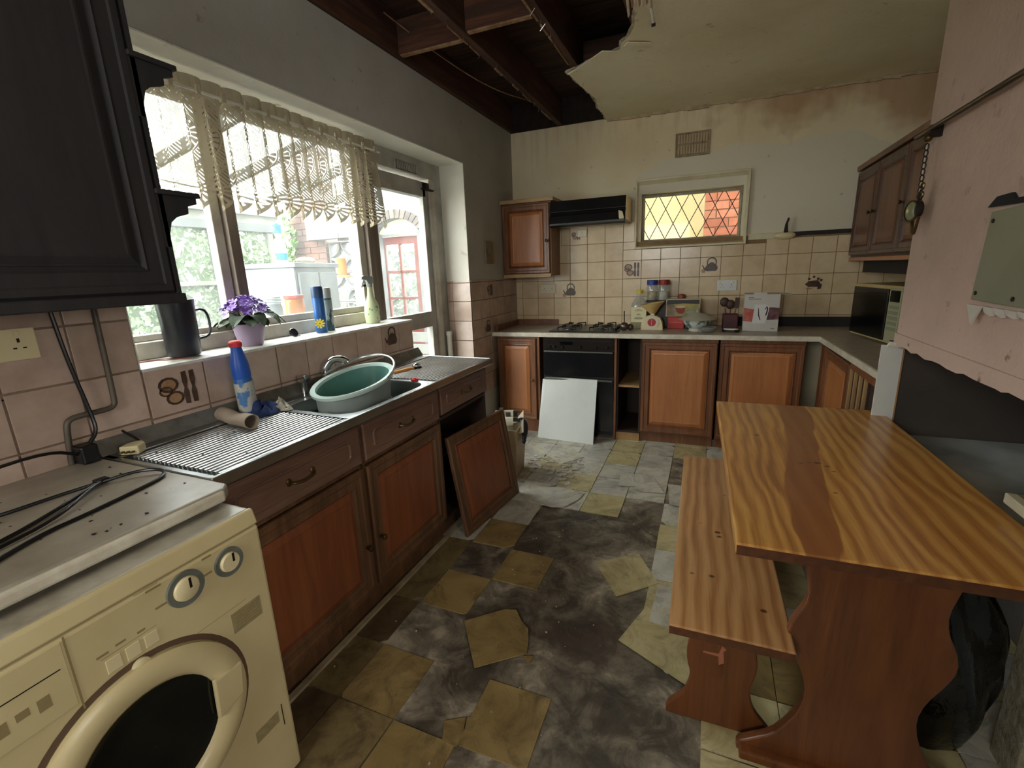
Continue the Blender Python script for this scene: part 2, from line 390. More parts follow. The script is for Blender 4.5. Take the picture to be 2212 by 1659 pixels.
m_vy = [vinyl('yellow_vinyl', 'a39468', 'b5a87c', 'c2b78f', '857552'), vinyl('ochre_vinyl', '7d6840', '8c764a', '9a8458', '5c4c32')]
m_vg = [vinyl('white_vinyl', 'aaa594', 'c2bfb2', 'b6ab8c', '8a8372'), vinyl('grey_vinyl', 'a09c90', 'b8b5aa', 'c6c0a8', '827a6c')]
m_vd = [vinyl('dark_vinyl', '4a3c2a', '5e4c34', '6c5a3c', '3a2e20'), vinyl('dirty_vinyl', '6a5a3c', '7d6c48', '5a4c34', '463a28')]
fl = struct(box('floor', m_floor, -.35, 3.3, -6.2, .15, -.12, 0))
# fixed tiles: grid, some missing
GX = lambda i: .867 + .2305 * i
GY = lambda k: -1.06 - .2505 * k
present = {}
for k in range(-3, 12):
    for i in range(-2, 10):
        cx_, cy_ = GX(i) + .115, GY(k) - .125
        if cy_ > .0 or cy_ < -4.2: continue
        mt = None
        if k <= 2:                       # far tiled area, mostly grey-white
            mt = rnd.choice(m_vg + m_vg + [m_vy[0]])
            if (i, k) in ((3, -1), (3, 0), (2, 1)): mt = None
        elif i <= -2 or i == -1 and k in (3, 4, 5): mt = rnd.choice([m_vd[1], m_vy[1], m_vg[1]])
        if i >= 3 and k >= 2: mt = rnd.choice([m_vg[0], m_vy[0], m_vg[1]])
        if i >= 4 and k >= 6: mt = rnd.choice([m_vy[0], m_vg[1], m_vy[1]])
        present[(i, k)] = mt
sp = {(-1, 5): None, (0, 5): m_vy[1], (-1, 6): m_vy[1], (-2, 6): m_vd[1], (-2, 5): m_vd[1], (-1, 3): m_vg[1], (-1, 4): m_vy[1],
      (-2, 7): m_vd[0], (-1, 7): None, (-1, 8): m_vy[1], (-2, 8): m_vd[1], (-2, 9): m_vd[0], (-1, 9): m_vd[1], (0, 8): None, (1, 8): m_vy[1], (0, 9): m_vy[1],
      (0, 10): m_vy[1], (-1, 10): m_vd[0], (1, 9): None, (0, 6): None, (0, 7): None, (0, 3): None, (0, 4): None, (1, 2): m_vy[0], (1, 3): None, (2, 3): None,
      (2, 2): None, (0, 2): m_vg[1], (-1, 2): m_vg[1], (2, 1): m_vg[0], (3, 6): None, (3, 7): None, (3, 8): None, (3, 9): None, (2, 9): None, (2, 8): None, (-1, 6.5): None,
      (3, 2): m_vg[0], (3, 3): m_vy[0], (3, 4): m_vg[0], (3, 5): m_vy[0], (3, 1): None, (3, -2): m_vy[0], (2, -2): m_vg[0], (2, -1): m_vg[1], (1, -2): m_vy[0], (0, -1): m_vg[1],
      (-1, -1): m_vg[0], (-1, 0): m_vy[0], (0, 0): m_vg[0], (1, 0): m_vg[0], (1, 1): m_vg[1], (0, 1): m_vy[0], (-1, 1): m_vg[1], (2, 0): m_vg[0]}
for k_, v_ in sp.items():
    if k_ in present: present[k_] = v_
def tilepoly(w, h, chip=0):
    p = []
    cs = [(-w / 2, -h / 2), (w / 2, -h / 2), (w / 2, h / 2), (-w / 2, h / 2)]
    for n_ in range(4):
        a, b = cs[n_], cs[(n_ + 1) % 4]
        if rnd.random() < chip:
            t = rnd.uniform(.05, .2); q = cs[(n_ - 1) % 4]
            p.append((a[0] + (q[0] - a[0]) * t, a[1] + (q[1] - a[1]) * t)); p.append((a[0] + (b[0] - a[0]) * t * .8, a[1] + (b[1] - a[1]) * t * .8))
        else: p.append(a)
        if chip and rnd.random() < .5:
            t = rnd.uniform(.4, .6); p.append((a[0] + (b[0] - a[0]) * t + rnd.uniform(-.003, .003), a[1] + (b[1] - a[1]) * t + rnd.uniform(-.003, .003)))
    return p
for (i, k), mt in present.items():
    if mt is None: continue
    if GX(i) > 3.0: continue
    y0 = GY(k) - .2505; y1 = GY(k)
    if GX(i) < .1: continue
    o = MB().prism(tilepoly(.2265, .2465, .16), 'z', 0, .0035 + rnd.uniform(0, .002)).build('tile', mt, fl, 0)
    o.location = (GX(i) + .115, GY(k) - .125, 0.0002); o.rotation_euler = (rnd.uniform(-.004, .004), rnd.uniform(-.004, .004), rnd.uniform(-.012, .012))
for i in (-4, -3):    # tiles under the wall units beside the back door
    for k in range(-3, 3):
        if GX(i) < -.1: continue
        o = MB().prism(tilepoly(.2265, .2465, .2), 'z', 0, .004).build('tile', rnd.choice(m_vg), fl); o.location = (GX(i) + .115, GY(k) - .125, 0.0002)

# loose tiles lying on the floor
def ltile(label, pts, mat, z=.004, tilt=0, th=.004):
    cx_ = sum(p[0] for p in pts) / len(pts); cy_ = sum(p[1] for p in pts) / len(pts)
    o = MB().prism([(p[0] - cx_, p[1] - cy_) for p in pts], 'z', 0, th).build('loose_tile', mat)
    o.location = (cx_, cy_, z); o.rotation_euler = (R(tilt), 0, 0)
    tag(o, label, 'floor tile', 'loose vinyl tiles on the floor'); return o
ltile('loose ochre floor tile with a broken corner lying askew on the black floor', [(.878, -2.851), (1.008, -2.732), (1.057, -2.718), (1.10, -2.77), (1.142, -2.80), (1.165, -2.86), (1.18, -2.917), (1.024, -3.045)], m_vy[1], .0055)
ltile('loose square yellow tile turned diagonally beside the bench', [(1.3, -2.277), (1.486, -2.135), (1.60, -2.335), (1.438, -2.485)], m_vy[0], .002)
ltile('loose yellow tile tucked under the near end of the bench', [(1.566, -2.515), (1.78, -2.60), (1.75, -2.86), (1.49, -2.735)], m_vy[0], .007)
ltile('loose pale grey tile half under the front of the bench', [(1.60, -2.36), (1.82, -2.36), (1.82, -2.62), (1.588, -2.60)], m_vg[0], .012, th=.004)
ltile('loose whitish tile with a pointed corner near the bin', [(.62, -1.05), (.80, -.88), (.93, -1.02), (.79, -1.20)], m_vg[0], .008, 1)
ltile('loose clipped-corner greyish tile beside the first black patch', [(.70, -1.60), (.94, -1.56), (1.075, -1.60), (1.055, -1.70), (1.0, -1.81), (.93, -1.83), (.70, -1.80)], m_vg[1], .008)
ltile('loose grey-white tile lying across two others in the middle of the room', [(1.24, -1.22), (1.45, -1.20), (1.55, -1.44), (1.40, -1.46), (1.36, -1.40), (1.26, -1.42)], m_vg[0], .008)
ltile('loose grey tile with a small notch next to the bench end', [(1.56, -1.30), (1.73, -1.30), (1.73, -1.585), (1.59, -1.575)], m_vg[1], .008)
for lb, pts in (('broken terracotta-coloured tile shard on the near floor', [(1.026, -3.262), (1.085, -3.225), (1.10, -3.27), (1.105, -3.32), (1.054, -3.324)]),
                ('small triangular shard beside the broken tile shard', [(1.09, -3.225), (1.125, -3.20), (1.125, -3.265), (1.105, -3.275)]),
                ('tiny triangular tile chip by the corner of the loose ochre tile', [(1.17, -2.93), (1.21, -2.915), (1.20, -2.955)])):
    o = ltile(lb, pts, m_vy[1], .002, th=.004); o.name = 'tile_shard'; o['category'] = 'tile shard'; del o['group']
# crumbs and flakes of plaster
mb = MB()
for _ in range(230):
    x = rnd.gauss(1.15, .42); y = rnd.gauss(-1.9, .9)
    if not (.5 < x < 2.4 and -3.9 < y < -.7): continue
    s_ = rnd.uniform(.0015, .005) * (2.2 if rnd.random() < .08 else 1); a = rnd.uniform(0, 6)
    p = [(x + s_ * rnd.uniform(.6, 1.3) * math.cos(a + t), y + s_ * rnd.uniform(.6, 1.3) * math.sin(a + t)) for t in (0, 1.5, 3.1, 4.6)]
    mb.prism(p, 'z', .0045, .0065 + rnd.uniform(0, .002))
o = mb.build('plaster_flakes', m_plaster); o['kind'] = 'stuff'; tag(o, 'small pale plaster flakes and grit scattered over the floor', 'debris')
mb = MB()
for _ in range(130):
    x = rnd.uniform(.55, .95); y = rnd.uniform(-1.5, -1.05); s_ = rnd.uniform(.008, .028); a = rnd.uniform(0, 6)
    p = [(x + s_ * rnd.uniform(.4, 1.3) * math.cos(a + t), y + s_ * rnd.uniform(.4, 1.3) * math.sin(a + t)) for t in (0, 1.2, 2.5, 3.7, 5)]
    mb.prism(p, 'z', .007, .009 + rnd.uniform(0, .005))
o = mb.build('plaster_rubble', m_vg[0]); o['kind'] = 'stuff'; tag(o, 'heap of broken pale vinyl and plaster bits beside the bin', 'debris')

# ---------------- walls ----------------
H = 2.608
SILL = 1.136
wl = MB()
T_ = .32
wl.box(-T_, 0, -6.1, -3.35, 0, 2.86)                 # left of the window
wl.box(-T_, 0, -3.35, -1.79, 0, SILL - .012)          # below sill
wl.box(-T_, 0, -3.35, -.955, 2.203, 2.86)            # lintel
wl.box(-T_, 0, -.955, .3, 0, 2.86)
wall_left = struct(wl.build('wall_left', m_wall_left))
m_void = M('dark_brick', '1c130d', .95, c2='2c1f16', ns=14, bs=.4)  # dark brown mottle for the brick band and the slab overhead
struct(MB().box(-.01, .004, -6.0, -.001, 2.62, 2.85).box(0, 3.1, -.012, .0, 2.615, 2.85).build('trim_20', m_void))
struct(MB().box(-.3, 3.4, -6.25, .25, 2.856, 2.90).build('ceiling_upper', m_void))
# plastered soffit and jamb linings (light reveal paint)
rv = MB(); rv.box(-.23, -.0, -3.35, -.957, 2.197, 2.204); rv.box(-.23, -.001, -.961, -.954, 1.345, 2.2); rv.box(-.23, -.0, -3.352, -3.345, 1.13, 2.2)
struct(rv.build('trim_1', m_reveal))
# back wall with opening for the small window
bw = MB()
wx0, wx1, wz0, wz1 = 1.165, 1.945, 1.61, 2.0
T0 = .26
bw.box(-.3, wx0, 0, T0, 0, 2.86); bw.box(wx1, 3.4, 0, T0, 0, 2.86); bw.box(wx0, wx1, 0, T0, 0, wz0); bw.box(wx0, wx1, 0, T0, wz1, 2.86)
wall_back = struct(backfix(bw.build('wall_back', m_wall_back)))
# right side: pink chimney block above a recess, far alcove wall behind it
struct(box('wall_right', m_pink, 2.47, 3.35, -3.75, -1.87, 1.055, 2.86))
rr = MB(); rr.box(3.12, 3.35, -1.87, .1, 0, 2.86); struct(rr.build('wall_alcove', m_wall_back))
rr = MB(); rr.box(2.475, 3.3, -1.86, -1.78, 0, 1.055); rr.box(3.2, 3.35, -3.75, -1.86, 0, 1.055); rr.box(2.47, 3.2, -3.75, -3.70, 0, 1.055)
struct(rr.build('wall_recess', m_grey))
# ragged lower edge of the pink plaster
mb = MB()
pts = [(-1.87, 1.062)]
y = -1.87
while y > -3.6:
    y -= rnd.uniform(.03, .08); pts.append((y, 1.052 + rnd.uniform(-.007, .004)))
poly = [(a, b) for a, b in pts] + [(-3.6, 1.10), (-1.87, 1.10)]
o = mb.prism(poly, 'x', 2.463, 2.472).build('trim_2', m_pink); struct(o)
# unseen rear room wall; its openings are added to let in fill daylight
rr = MB(); rr.box(-.3, .5, -6.25, -6.0, 0, 2.86); rr.box(1.5, 3.35, -6.25, -6.0, 0, 2.86); rr.box(.3, 1.5, -6.25, -6.0, 0, 1.45); rr.box(.3, 1.5, -6.25, -6.0, 2.25, 2.86); rr.box(3.3, 3.5, -6.0, -5.05, 0, 2.86); rr.box(3.3, 3.5, -4.35, -3.75, 0, 2.86); rr.box(3.3, 3.5, -5.05, -4.35, 0, 1.25); rr.box(3.3, 3.5, -5.05, -4.35, 1.95, 2.86)
struct(rr.build('wall_rear', m_wall_left))

# ---------------- ceiling with the collapsed part ----------------
hole = [(.863, .03), (.872, -.12), (.862, -.30), (.89, -.541), (.868, -.72), (.85, -.9), (.832, -1.072), (.90, -1.10), (1.01, -1.165), (1.12, -1.205), (1.194, -1.24), (1.21, -1.31), (1.262, -1.37),
        (1.304, -1.471), (1.325, -1.60), (1.351, -1.727), (1.36, -1.9), (1.40, -2.2), (1.37, -2.5), (1.30, -2.9), (1.12, -3.3), (.8, -3.6), (.4, -3.72), (-.02, -3.8)]
poly = hole + [(-.02, -6.1), (3.3, -6.1), (3.3, .03)]
ceiling = struct(MB().prism(poly, 'z', H, H + .014).build('ceiling', m_ceil))
# torn plaster lip along the hole
mb = MB()
for a, b in zip(hole, hole[1:]):
    n_ = max(2, int(math.dist(a, b) / .035))
    for q in range(n_):
        t0, t1 = q / n_, (q + 1) / n_
        p0 = [a[i] + (b[i] - a[i]) * t0 for i in (0, 1)]; p1 = [a[i] + (b[i] - a[i]) * t1 for i in (0, 1)]
        ww = rnd.uniform(.004, .016)
        d = Vector((b[0] - a[0], b[1] - a[1])).normalized(); nn = Vector((d.y, -d.x)) * ww
        mb.hexa([(p0[0], p0[1], H + .001), (p1[0], p1[1], H + .001), (p1[0] + nn.x, p1[1] + nn.y, H + .004), (p0[0] + nn.x, p0[1] + nn.y, H + .004),
                 (p0[0], p0[1], H + .016), (p1[0], p1[1], H + .016), (p1[0] + nn.x, p1[1] + nn.y, H + .012), (p0[0] + nn.x, p0[1] + nn.y, H + .012)])
o = mb.build('torn_edge', m_plaster, ceiling); o['kind'] = 'stuff'; o['label'] = 'ragged plasterboard edge'
# hanging flaps of torn board
mb = MB().prism([(.835, -1.07), (1.18, -1.245), (1.10, -1.29), (.90, -1.12)], 'z', H - .012, H - .006)
mb.build('peeling_flap', m_ceil, ceiling, label='sagging torn board edge')
mb = MB(); mb.prism([(1.22, -1.29), (1.34, -1.235), (1.36, -1.26), (1.25, -1.33)], 'z', H - .010, H - .006); mb.build('peeling_flap', m_ceil, ceiling, label='lifted pale plaster flake')
# old ceiling line strip along the wall heads
mb = MB()
x = .87
while x < 3.0:
    L_ = rnd.uniform(.05, .16); mb.prism([(x, H - rnd.uniform(.012, .028)), (x + L_, H - rnd.uniform(.012, .028)), (x + L_, H), (x, H)], 'y', -.012 - rnd.uniform(0, .008), .03); x += L_
struct(backfix(mb.build('trim_3', M('torn_paper_edge', 'bca98a', .85, c2='a08a68', ns=18))))
# joists, noggins, boards above
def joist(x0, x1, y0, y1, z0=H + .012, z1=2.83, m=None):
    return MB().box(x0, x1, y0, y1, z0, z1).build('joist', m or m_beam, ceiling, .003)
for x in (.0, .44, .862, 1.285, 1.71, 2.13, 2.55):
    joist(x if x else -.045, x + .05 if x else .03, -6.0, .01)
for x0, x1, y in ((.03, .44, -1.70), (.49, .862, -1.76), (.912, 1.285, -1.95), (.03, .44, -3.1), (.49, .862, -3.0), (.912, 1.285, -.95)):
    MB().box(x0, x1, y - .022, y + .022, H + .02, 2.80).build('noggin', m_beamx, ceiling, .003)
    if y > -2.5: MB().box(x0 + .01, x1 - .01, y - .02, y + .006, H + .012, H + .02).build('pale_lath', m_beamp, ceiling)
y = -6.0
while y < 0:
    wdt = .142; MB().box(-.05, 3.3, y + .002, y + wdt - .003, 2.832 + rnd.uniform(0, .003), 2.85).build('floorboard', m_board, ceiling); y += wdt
for x in (.50, .50, .87):
    pass
# nails left in the joist undersides and splintered pale laths along them
mb = MB()
for jx in (.44, .862):
    yy = -2.4
    while yy < -.1:
        if rnd.random() < .8: mb.rod((jx + rnd.uniform(.008, .04), yy, H + .014), (jx + rnd.uniform(.0, .05), yy + rnd.uniform(-.01, .01), H - rnd.uniform(.004, .02)), .0016, 5)
        yy += rnd.uniform(.05, .13)
o = mb.build('nail', m_steel, ceiling); o['kind'] = 'stuff'
mb = MB()
for jx in (.44, .862):
    yy = -2.2
    while yy < -.2:
        L_ = rnd.uniform(.05, .3); mb.box(jx + .004, jx + rnd.uniform(.008, .02), yy, yy + L_, H + .004, H + .0125); yy += L_ + rnd.uniform(.02, .25)
o = mb.build('plaster_residue', m_beamp, ceiling); o['kind'] = 'stuff'
# thin cable strung between the joists
MB().tube([(.08, -1.9, 2.75), (.16, -1.4, 2.68), (.25, -.9, 2.66), (.33, -.4, 2.72), (.36, -.02, 2.76)], .004, 6, 2).build('electric_cable', m_beamp, ceiling)
# hanging broken light conduit and splinters at the edge of the hole
t = thing('hanging_conduit', 'pale tube hanging down from the edge of the ceiling hole', 'tube', (1.42, -1.72, H))
MB().tube([(-.03, -.10, .06), (-.005, -.05, -.02), (.0, .0, -.075), (.005, .03, -.10)], .008, 8, 2).build('tube', M('old_white_plastic', 'c9c6b2', .4, c2='aba78f', ns=20), t, smooth=True)
MB().rod((.005, .03, -.10), (.006, .036, -.112), .0095, 8).build('end_cap', m_iron, t)
t = thing('torn_lath_bundle', 'bunch of splintered laths and torn paper hanging beside the pale tube', 'laths', (1.38, -1.75, H))
for q in range(7):
    x = -.06 + q * .016; L_ = rnd.uniform(.04, .09)
    MB().hexa([(x, -.02, -L_), (x + .008, -.02, -L_ + .01), (x + .008, -.014, -L_ + .01), (x, -.014, -L_), (x - .01, -.08, .03), (x + .006, -.08, .03), (x + .006, -.07, .03), (x - .01, -.07, .03)]).build('splinter', m_beamp if q % 2 else m_plaster, t)

# ---------------- wall tiles ----------------
def motif(kind, T, parent, name):
    mb = MB(); mb2 = MB()
    if kind == 'kettle':
        mb.lathe([(.036, 0), (.046, .012), (.046, .035), (.034, .056), (.014, .066), (.012, .072), (.005, .078)], (0, 0, 0), 14, cap0=True, cap1=True, sy=.001)
        body = [(-.034, -.045), (.034, -.045), (.046, -.03), (.046, -.012), (.034, .008), (.016, .018), (.012, .026), (-.012, .026), (-.016, .018), (-.034, .008), (-.046, -.012), (-.05, -.022), (-.068, .006), (-.074, .004), (-.058, -.034), (-.046, -.04)]
        mb = MB(); mb.prism(body, 'y', -.0012, 0)
        arc = [(-.036 * 1.0, .005)] + [(.038 * math.cos(R(a)), .03 + .036 * math.sin(R(a))) for a in range(180, -1, -20)] + [(.036, .005)]
        inn = [(p[0] * .76, (p[1] - .02) * .78 + .02) for p in arc]
        for a_, b_, c_, d_ in zip(arc, arc[1:], inn[1:], inn): mb.prism([a_, b_, c_, d_], 'y', -.0012, 0)
        cup = [(-.072, -.058), (-.05, -.058), (-.042, -.03), (-.08, -.03)]; mb2.prism(cup, 'y', -.0012, 0)
    elif kind == 'bread':
        for cx_, cz_, r_ in ((-.025, .018, .03), (-.012, -.025, .027), (-.035, 0, .02)):
            ring = [(cx_ + r_ * math.cos(R(a)), cz_ + r_ * .8 * math.sin(R(a))) for a in range(0, 360, 30)]; r2 = [(cx_ + r_ * .72 * math.cos(R(a)), cz_ + r_ * .56 * math.sin(R(a))) for a in range(0, 360, 30)]
            for q in range(12): mb.prism([ring[q], ring[(q + 1) % 12], r2[(q + 1) % 12], r2[q]], 'y', -.0012, 0)
            mb2.prism([(p[0] * 1, p[1]) for p in r2], 'y', -.0008, 0)
        for x0 in (.024, .048):
            mb.prism([(x0 - .007, -.05), (x0 + .007, -.052), (x0 + .008, -.015), (x0 + .004, 0), (x0 + .009, .02), (x0 + .007, .052), (x0 - .007, .05), (x0 - .008, .02), (x0 - .004, 0), (x0 - .009, -.015)], 'y', -.0012, 0)
    elif kind == 'fruit':
        mb.prism([(-.055, -.01), (-.03, -.03), (.03, -.03), (.05, -.005), (.03, .02), (-.03, .015)], 'y', -.0012, 0)
        mb.prism([(.03, -.05), (.055, -.045), (.06, -.01), (.035, -.01)], 'y', -.0012, 0)
        for a, b in ((-.03, .03), (.0, .045), (.03, .03), (.05, .02)): mb.prism([(a - .008, b - .008), (a + .008, b - .008), (a + .01, b + .008), (a - .006, b + .01)], 'y', -.0012, 0)
        mb2.prism([(-.045, -.045), (-.02, -.05), (0, -.045), (0, -.04), (-.045, -.038)], 'y', -.0012, 0)
    mb.build(name, m_print, parent, T=T)
    if mb2.v: mb2.build(name, m_print2, parent, T=T)
# back wall: light pink-beige tiles; frame in back-wall coordinates (x, z)
gb = struct(backfix(box('trim_4', m_grout, .0, 3.1, -.006, .001, .88, 1.615)))
gx0 = .0; px_ = .158
joints_x = [-.087 + .1585 * i for i in range(21)]
joints_z = [.832, .989, 1.149, 1.306, 1.461, 1.618, 1.775]
tcount = 0
for i in range(20):
    for k in range(6):
        x0, x1 = max(joints_x[i], .002), joints_x[i + 1]; z0, z1 = joints_z[k], joints_z[k + 1]
        if x1 > 3.1: continue
        if k == 0: z0 = .90
        if k == 5:
            if x1 < .48 or x0 > 1.10: continue
            x0 = max(x0, .462); x1 = min(x1, 1.116); z1 = 1.79
        elif (x0 < 1.12 < x1 or x0 < 1.985 < x1) and z1 > 1.57:
            if x0 < 1.12: MB().box(x0 + .002, 1.1155, -.011, 0, 1.5545, 1.616).build('tile', m_tile[0], gb, .0012)
            z1 = 1.553
        elif x0 > 1.1 and x1 < 1.99 and z1 > 1.56: z1 = 1.553
        if x0 > 1.98: z1 = min(z1, 1.583)
        if z1 - z0 < .03 or x1 - x0 < .01: continue
        MB().box(x0 + .002, x1 - .002, -.0105 + rnd.uniform(0, .0012), 0, z0 + .002, z1 - .002).build('tile', rnd.choice(m_tile), gb, .0012)
box('grout_bed', m_grout, .46, 1.13, -.006, 0, 1.6, 1.79, gb)
motif('bread', TM((1.025 + .075, -.0115, 1.385)) @ Matrix.Scale(1.15, 4), gb, 'bread_print')
motif('kettle', TM((1.745, -.0115, 1.395)), gb, 'kettle_print')
motif('kettle', TM((.55, -.0115, 1.215)), gb, 'kettle_print')
motif('fruit', TM((2.48, -.0115, 1.235)), gb, 'fruit_print')
motif('bread', TM((.60, -.0115, 1.70)) @ Matrix.Scale(.7, 4), gb, 'bread_print')
# left wall: tiles under the sill and beside it
gl = struct(box('trim_5', m_grout_l, -.001, .006, -4.6, -1.792, .85, SILL - .012)); box('grout_bed', m_grout_l, -.001, .006, -4.6, -3.352, 1.12, 1.50, gl)
J = [-3.35, -3.145, -2.985, -2.82, -2.655, -2.485, -2.31, -2.10, -1.935, -1.795]
for a, b in zip(J, J[1:]):
    for z0, z1 in ((.962, SILL - .006), (.85, .960)):
        MB().box(0, .0105 + rnd.uniform(-.001, .001), a + .003, b - .003, z0 + .002, z1 - .002).build('tile', rnd.choice(m_tile_l), gl, .0012)
y = -3.352
while y > -4.55:
    for z0, z1 in ((1.302, 1.47), (1.137, 1.30), (.968, 1.135), (.85, .966)):
        MB().box(0, .0105 + rnd.uniform(-.001, .001), y - .165, y - .003, z0 + .002, z1 - .002).build('tile', rnd.choice(m_tile_l), gl, .0012)
    y -= .168
TL = lambda y_, z_: TM((.012, y_, z_)) @ RZ(90)
motif('bread', TL(-3.25, 1.045) @ Matrix.Scale(1.15, 4), gl, 'bread_print')
motif('kettle', TL(-2.01, 1.055) @ Matrix.Scale(.95, 4), gl, 'kettle_print')
# left wall between the jamb and the corner, and the jamb itself
gj = struct(box('trim_6', m_grout_l, -.001, .006, -.953, 0, .4, 1.345)); box('grout_bed', m_grout_l, -.2, 0, -.962, -.955, .4, 1.345, gj)
for z0, z1 in ((1.335, 1.35), (1.19, 1.333), (1.035, 1.188), (.878, 1.033), (.72, .876), (.56, .718), (.4, .558)):
    for k, y0 in enumerate([-.953 + .159 * q for q in range(6)]):
        y1 = min(y0 + .159, -.004)
        MB().box(0, .0105 + rnd.uniform(-.001, .001), y0 + .0015, y1 - .0015, z0 + .0015, z1 - .0015).build('tile', rnd.choice(m_tile_l), gj, .001)
    for x0, x1 in ((-.2, -.153), (-.15, .008)):
        MB().box(x0, x1, -.972, -.962, z0 + .0015, z1 - .0015).build('tile', m_tile_l[2], gj, .001)
motif('bread', TL(-.62, 1.26) @ Matrix.Scale(.9, 4), gj, 'bread_print')
motif('kettle', TL(-.68, .955) @ Matrix.Scale(.9, 4), gj, 'kettle_print')

# ---------------- window sill ----------------
sill = MB(); sill.box(-.2, .012, -3.348, -1.786, SILL - .012, SILL)
struct(sill.build('trim_7', M('sill_paint', 'd8d6ce', .45, c2='b3aca0', ns=14, bs=.1), bevel=.003))

# ---------------- window (left) ----------------
w1 = struct(bpy.data.objects.new('window_1', None)); COL.objects.link(w1)
XF = -.2
def bar(name, y0, y1, z0, z1, x0=-.275, x1=-.2, mat=m_frame, bev=.004, par=None): return MB().box(x0, x1, y0, y1, z0, z1).build(name, mat, par or w1, bev)
bar('bottom_rail', -3.35, -1.83, SILL, 1.20, -.29, -.19)
bar('top_rail', -3.35, -1.83, 2.12, 2.20, -.29, -.19)
bar('left_stile', -3.35, -3.28, 1.20, 2.12)
bar('mullion', -2.79, -2.74, 1.18, 2.14, -.30, -.195, m_framew)
bar('mullion_bead', -2.835, -2.79, 1.18, 2.14, -.27, -.225)
bar('right_stile', -1.94, -1.885, 1.18, 2.14, -.29, -.215)
bar('casement_rail', -2.74, -1.94, 1.20, 1.235, -.27, -.225)
bar('casement_rail', -3.28, -2.79, 1.20, 1.225, -.27, -.225)
for y0, y1 in ((-3.28, -2.835), (-2.74, -1.94)): MB().box(-.25, -.246, y0, y1, 1.22, 2.12).build('pane', m_pane, w1)
MB().rod((-.20, -1.92, 1.36), (-.17, -1.95, 1.36), .006).box(-.19, -.175, -1.99, -1.92, 1.352, 1.364).build('latch', m_iron, w1)
# post between window and door, fascia above door
struct(MB().box(-.31, -.185, -1.885, -1.79, SILL - .2, 2.2).build('trim_8', m_framew, bevel=.004))
struct(MB().box(-.30, -.205, -1.79, -.955, 2.085, 2.2).build('trim_9', m_doorfr))
fv = thing('vent_grille', 'small louvred vent above the back door', 'vent', (-.2, -1.40, 2.12))
MB().box(-.004, .004, -.135, .135, -.035, .035).build('plate', m_doorfr, fv, .002)
MB().box(.002, .0045, -.122, .122, -.028, .028).build('recess', m_iron, fv)
for q in range(12): MB().box(.003, .009, -.115 + q * .02, -.105 + q * .02, -.025, .025).build('slat', m_doorfr, fv)
# ---------------- back door ----------------
d1 = struct(bpy.data.objects.new('door_1', None)); COL.objects.link(d1)
def db(name, y0, y1, z0, z1, x0=-.27, x1=-.215, mat=m_doorfr, bev=.004): return MB().box(x0, x1, y0, y1, z0, z1).build(name, mat, d1, bev)
db('left_stile', -1.785, -1.745, .02, 2.06, mat=m_framew); db('top_rail', -1.745, -1.16, 1.955, 2.06); db('right_stile', -1.20, -1.13, .02, 2.06)
db('lock_rail', -1.745, -1.20, 1.02, 1.135); db('bottom_rail', -1.745, -1.20, .02, .25)
MB().box(-.245, -.241, -1.745, -1.20, 1.135, 1.955).build('pane', m_pane, d1); MB().box(-.245, -.241, -1.745, -1.20, .25, 1.02).build('pane', m_pane, d1)
MB().box(-.215, -.19, -1.19, -1.15, 2.01, 2.05).box(-.2, -.18, -1.24, -1.10, 2.0, 2.01).build('closer', m_iron, d1)
struct(MB().box(-.29, -.2, -1.13, -1.06, 0, 2.085).box(-.29, -.2, -1.13, -1.06, 0, .4).build('trim_10', m_frame, bevel=.005))
struct(MB().box(-.27, -.205, -1.06, -.955, 0, 2.085).build('trim_11', m_doorfr, bevel=.003))
wp = thing('waste_pipe', 'vertical off-white pipe with a collar beside the back door', 'pipe', (-.175, -1.03, 0))
MB().cyl((0, 0, 0), .022, .93).build('pipe', m_wpaint, wp, smooth=True); MB().cyl((0, 0, .93), .028, .03).build('collar', m_wpaint, wp, smooth=True)

# ---------------- small leaded window in the back wall ----------------
w2 = struct(bpy.data.objects.new('window_2', None)); COL.objects.link(w2); backfix(w2)
def picture(mb, x0, x1, z0, z1, bx, y0, y1, bot=None):
    bot = bx if bot is None else bot
    mb.box(x0, x0 + bx, y0, y1, z0, z1); mb.box(x1 - bx, x1, y0, y1, z0, z1); mb.box(x0 + bx, x1 - bx, y0, y1, z1 - bx, z1); mb.box(x0 + bx, x1 - bx, y0, y1, z0, z0 + bot)
m_arch = M('cream_gloss_paint', 'd9cfae', .4, c2='c2b692', ns=7)
mb = MB(); picture(mb, 1.118, 1.985, 1.555, 2.11, .016, -.035, .0)
mb.build('architrave', m_arch, w2, .003)
# splayed reveal
mb = MB()
o_ = [(1.134, -.03, 1.572), (1.969, -.03, 1.572), (1.969, -.03, 2.094), (1.134, -.03, 2.094)]; i_ = [(1.168, .09, 1.612), (1.942, .09, 1.612), (1.942, .09, 1.995), (1.168, .09, 1.995)]
o2 = [(1.12, .0, 1.56), (1.98, .0, 1.56), (1.98, .0, 2.105), (1.12, .0, 2.105)]
mb.loft([o_, i_, [(1.15, .10, 1.595), (1.96, .10, 1.595), (1.96, .10, 2.01), (1.15, .10, 2.01)]], False, False)
mb.build('reveal', m_arch, w2)
mb = MB(); picture(mb, 1.168, 1.942, 1.612, 1.995, .02, .07, .105); mb.build('sash', M('worn_sash_paint', 'a39a80', .5, c2='6e6654', ns=9), w2, .003)
MB().box(1.188, 1.922, .088, .091, 1.632, 1.975).build('pane', m_pane, w2)
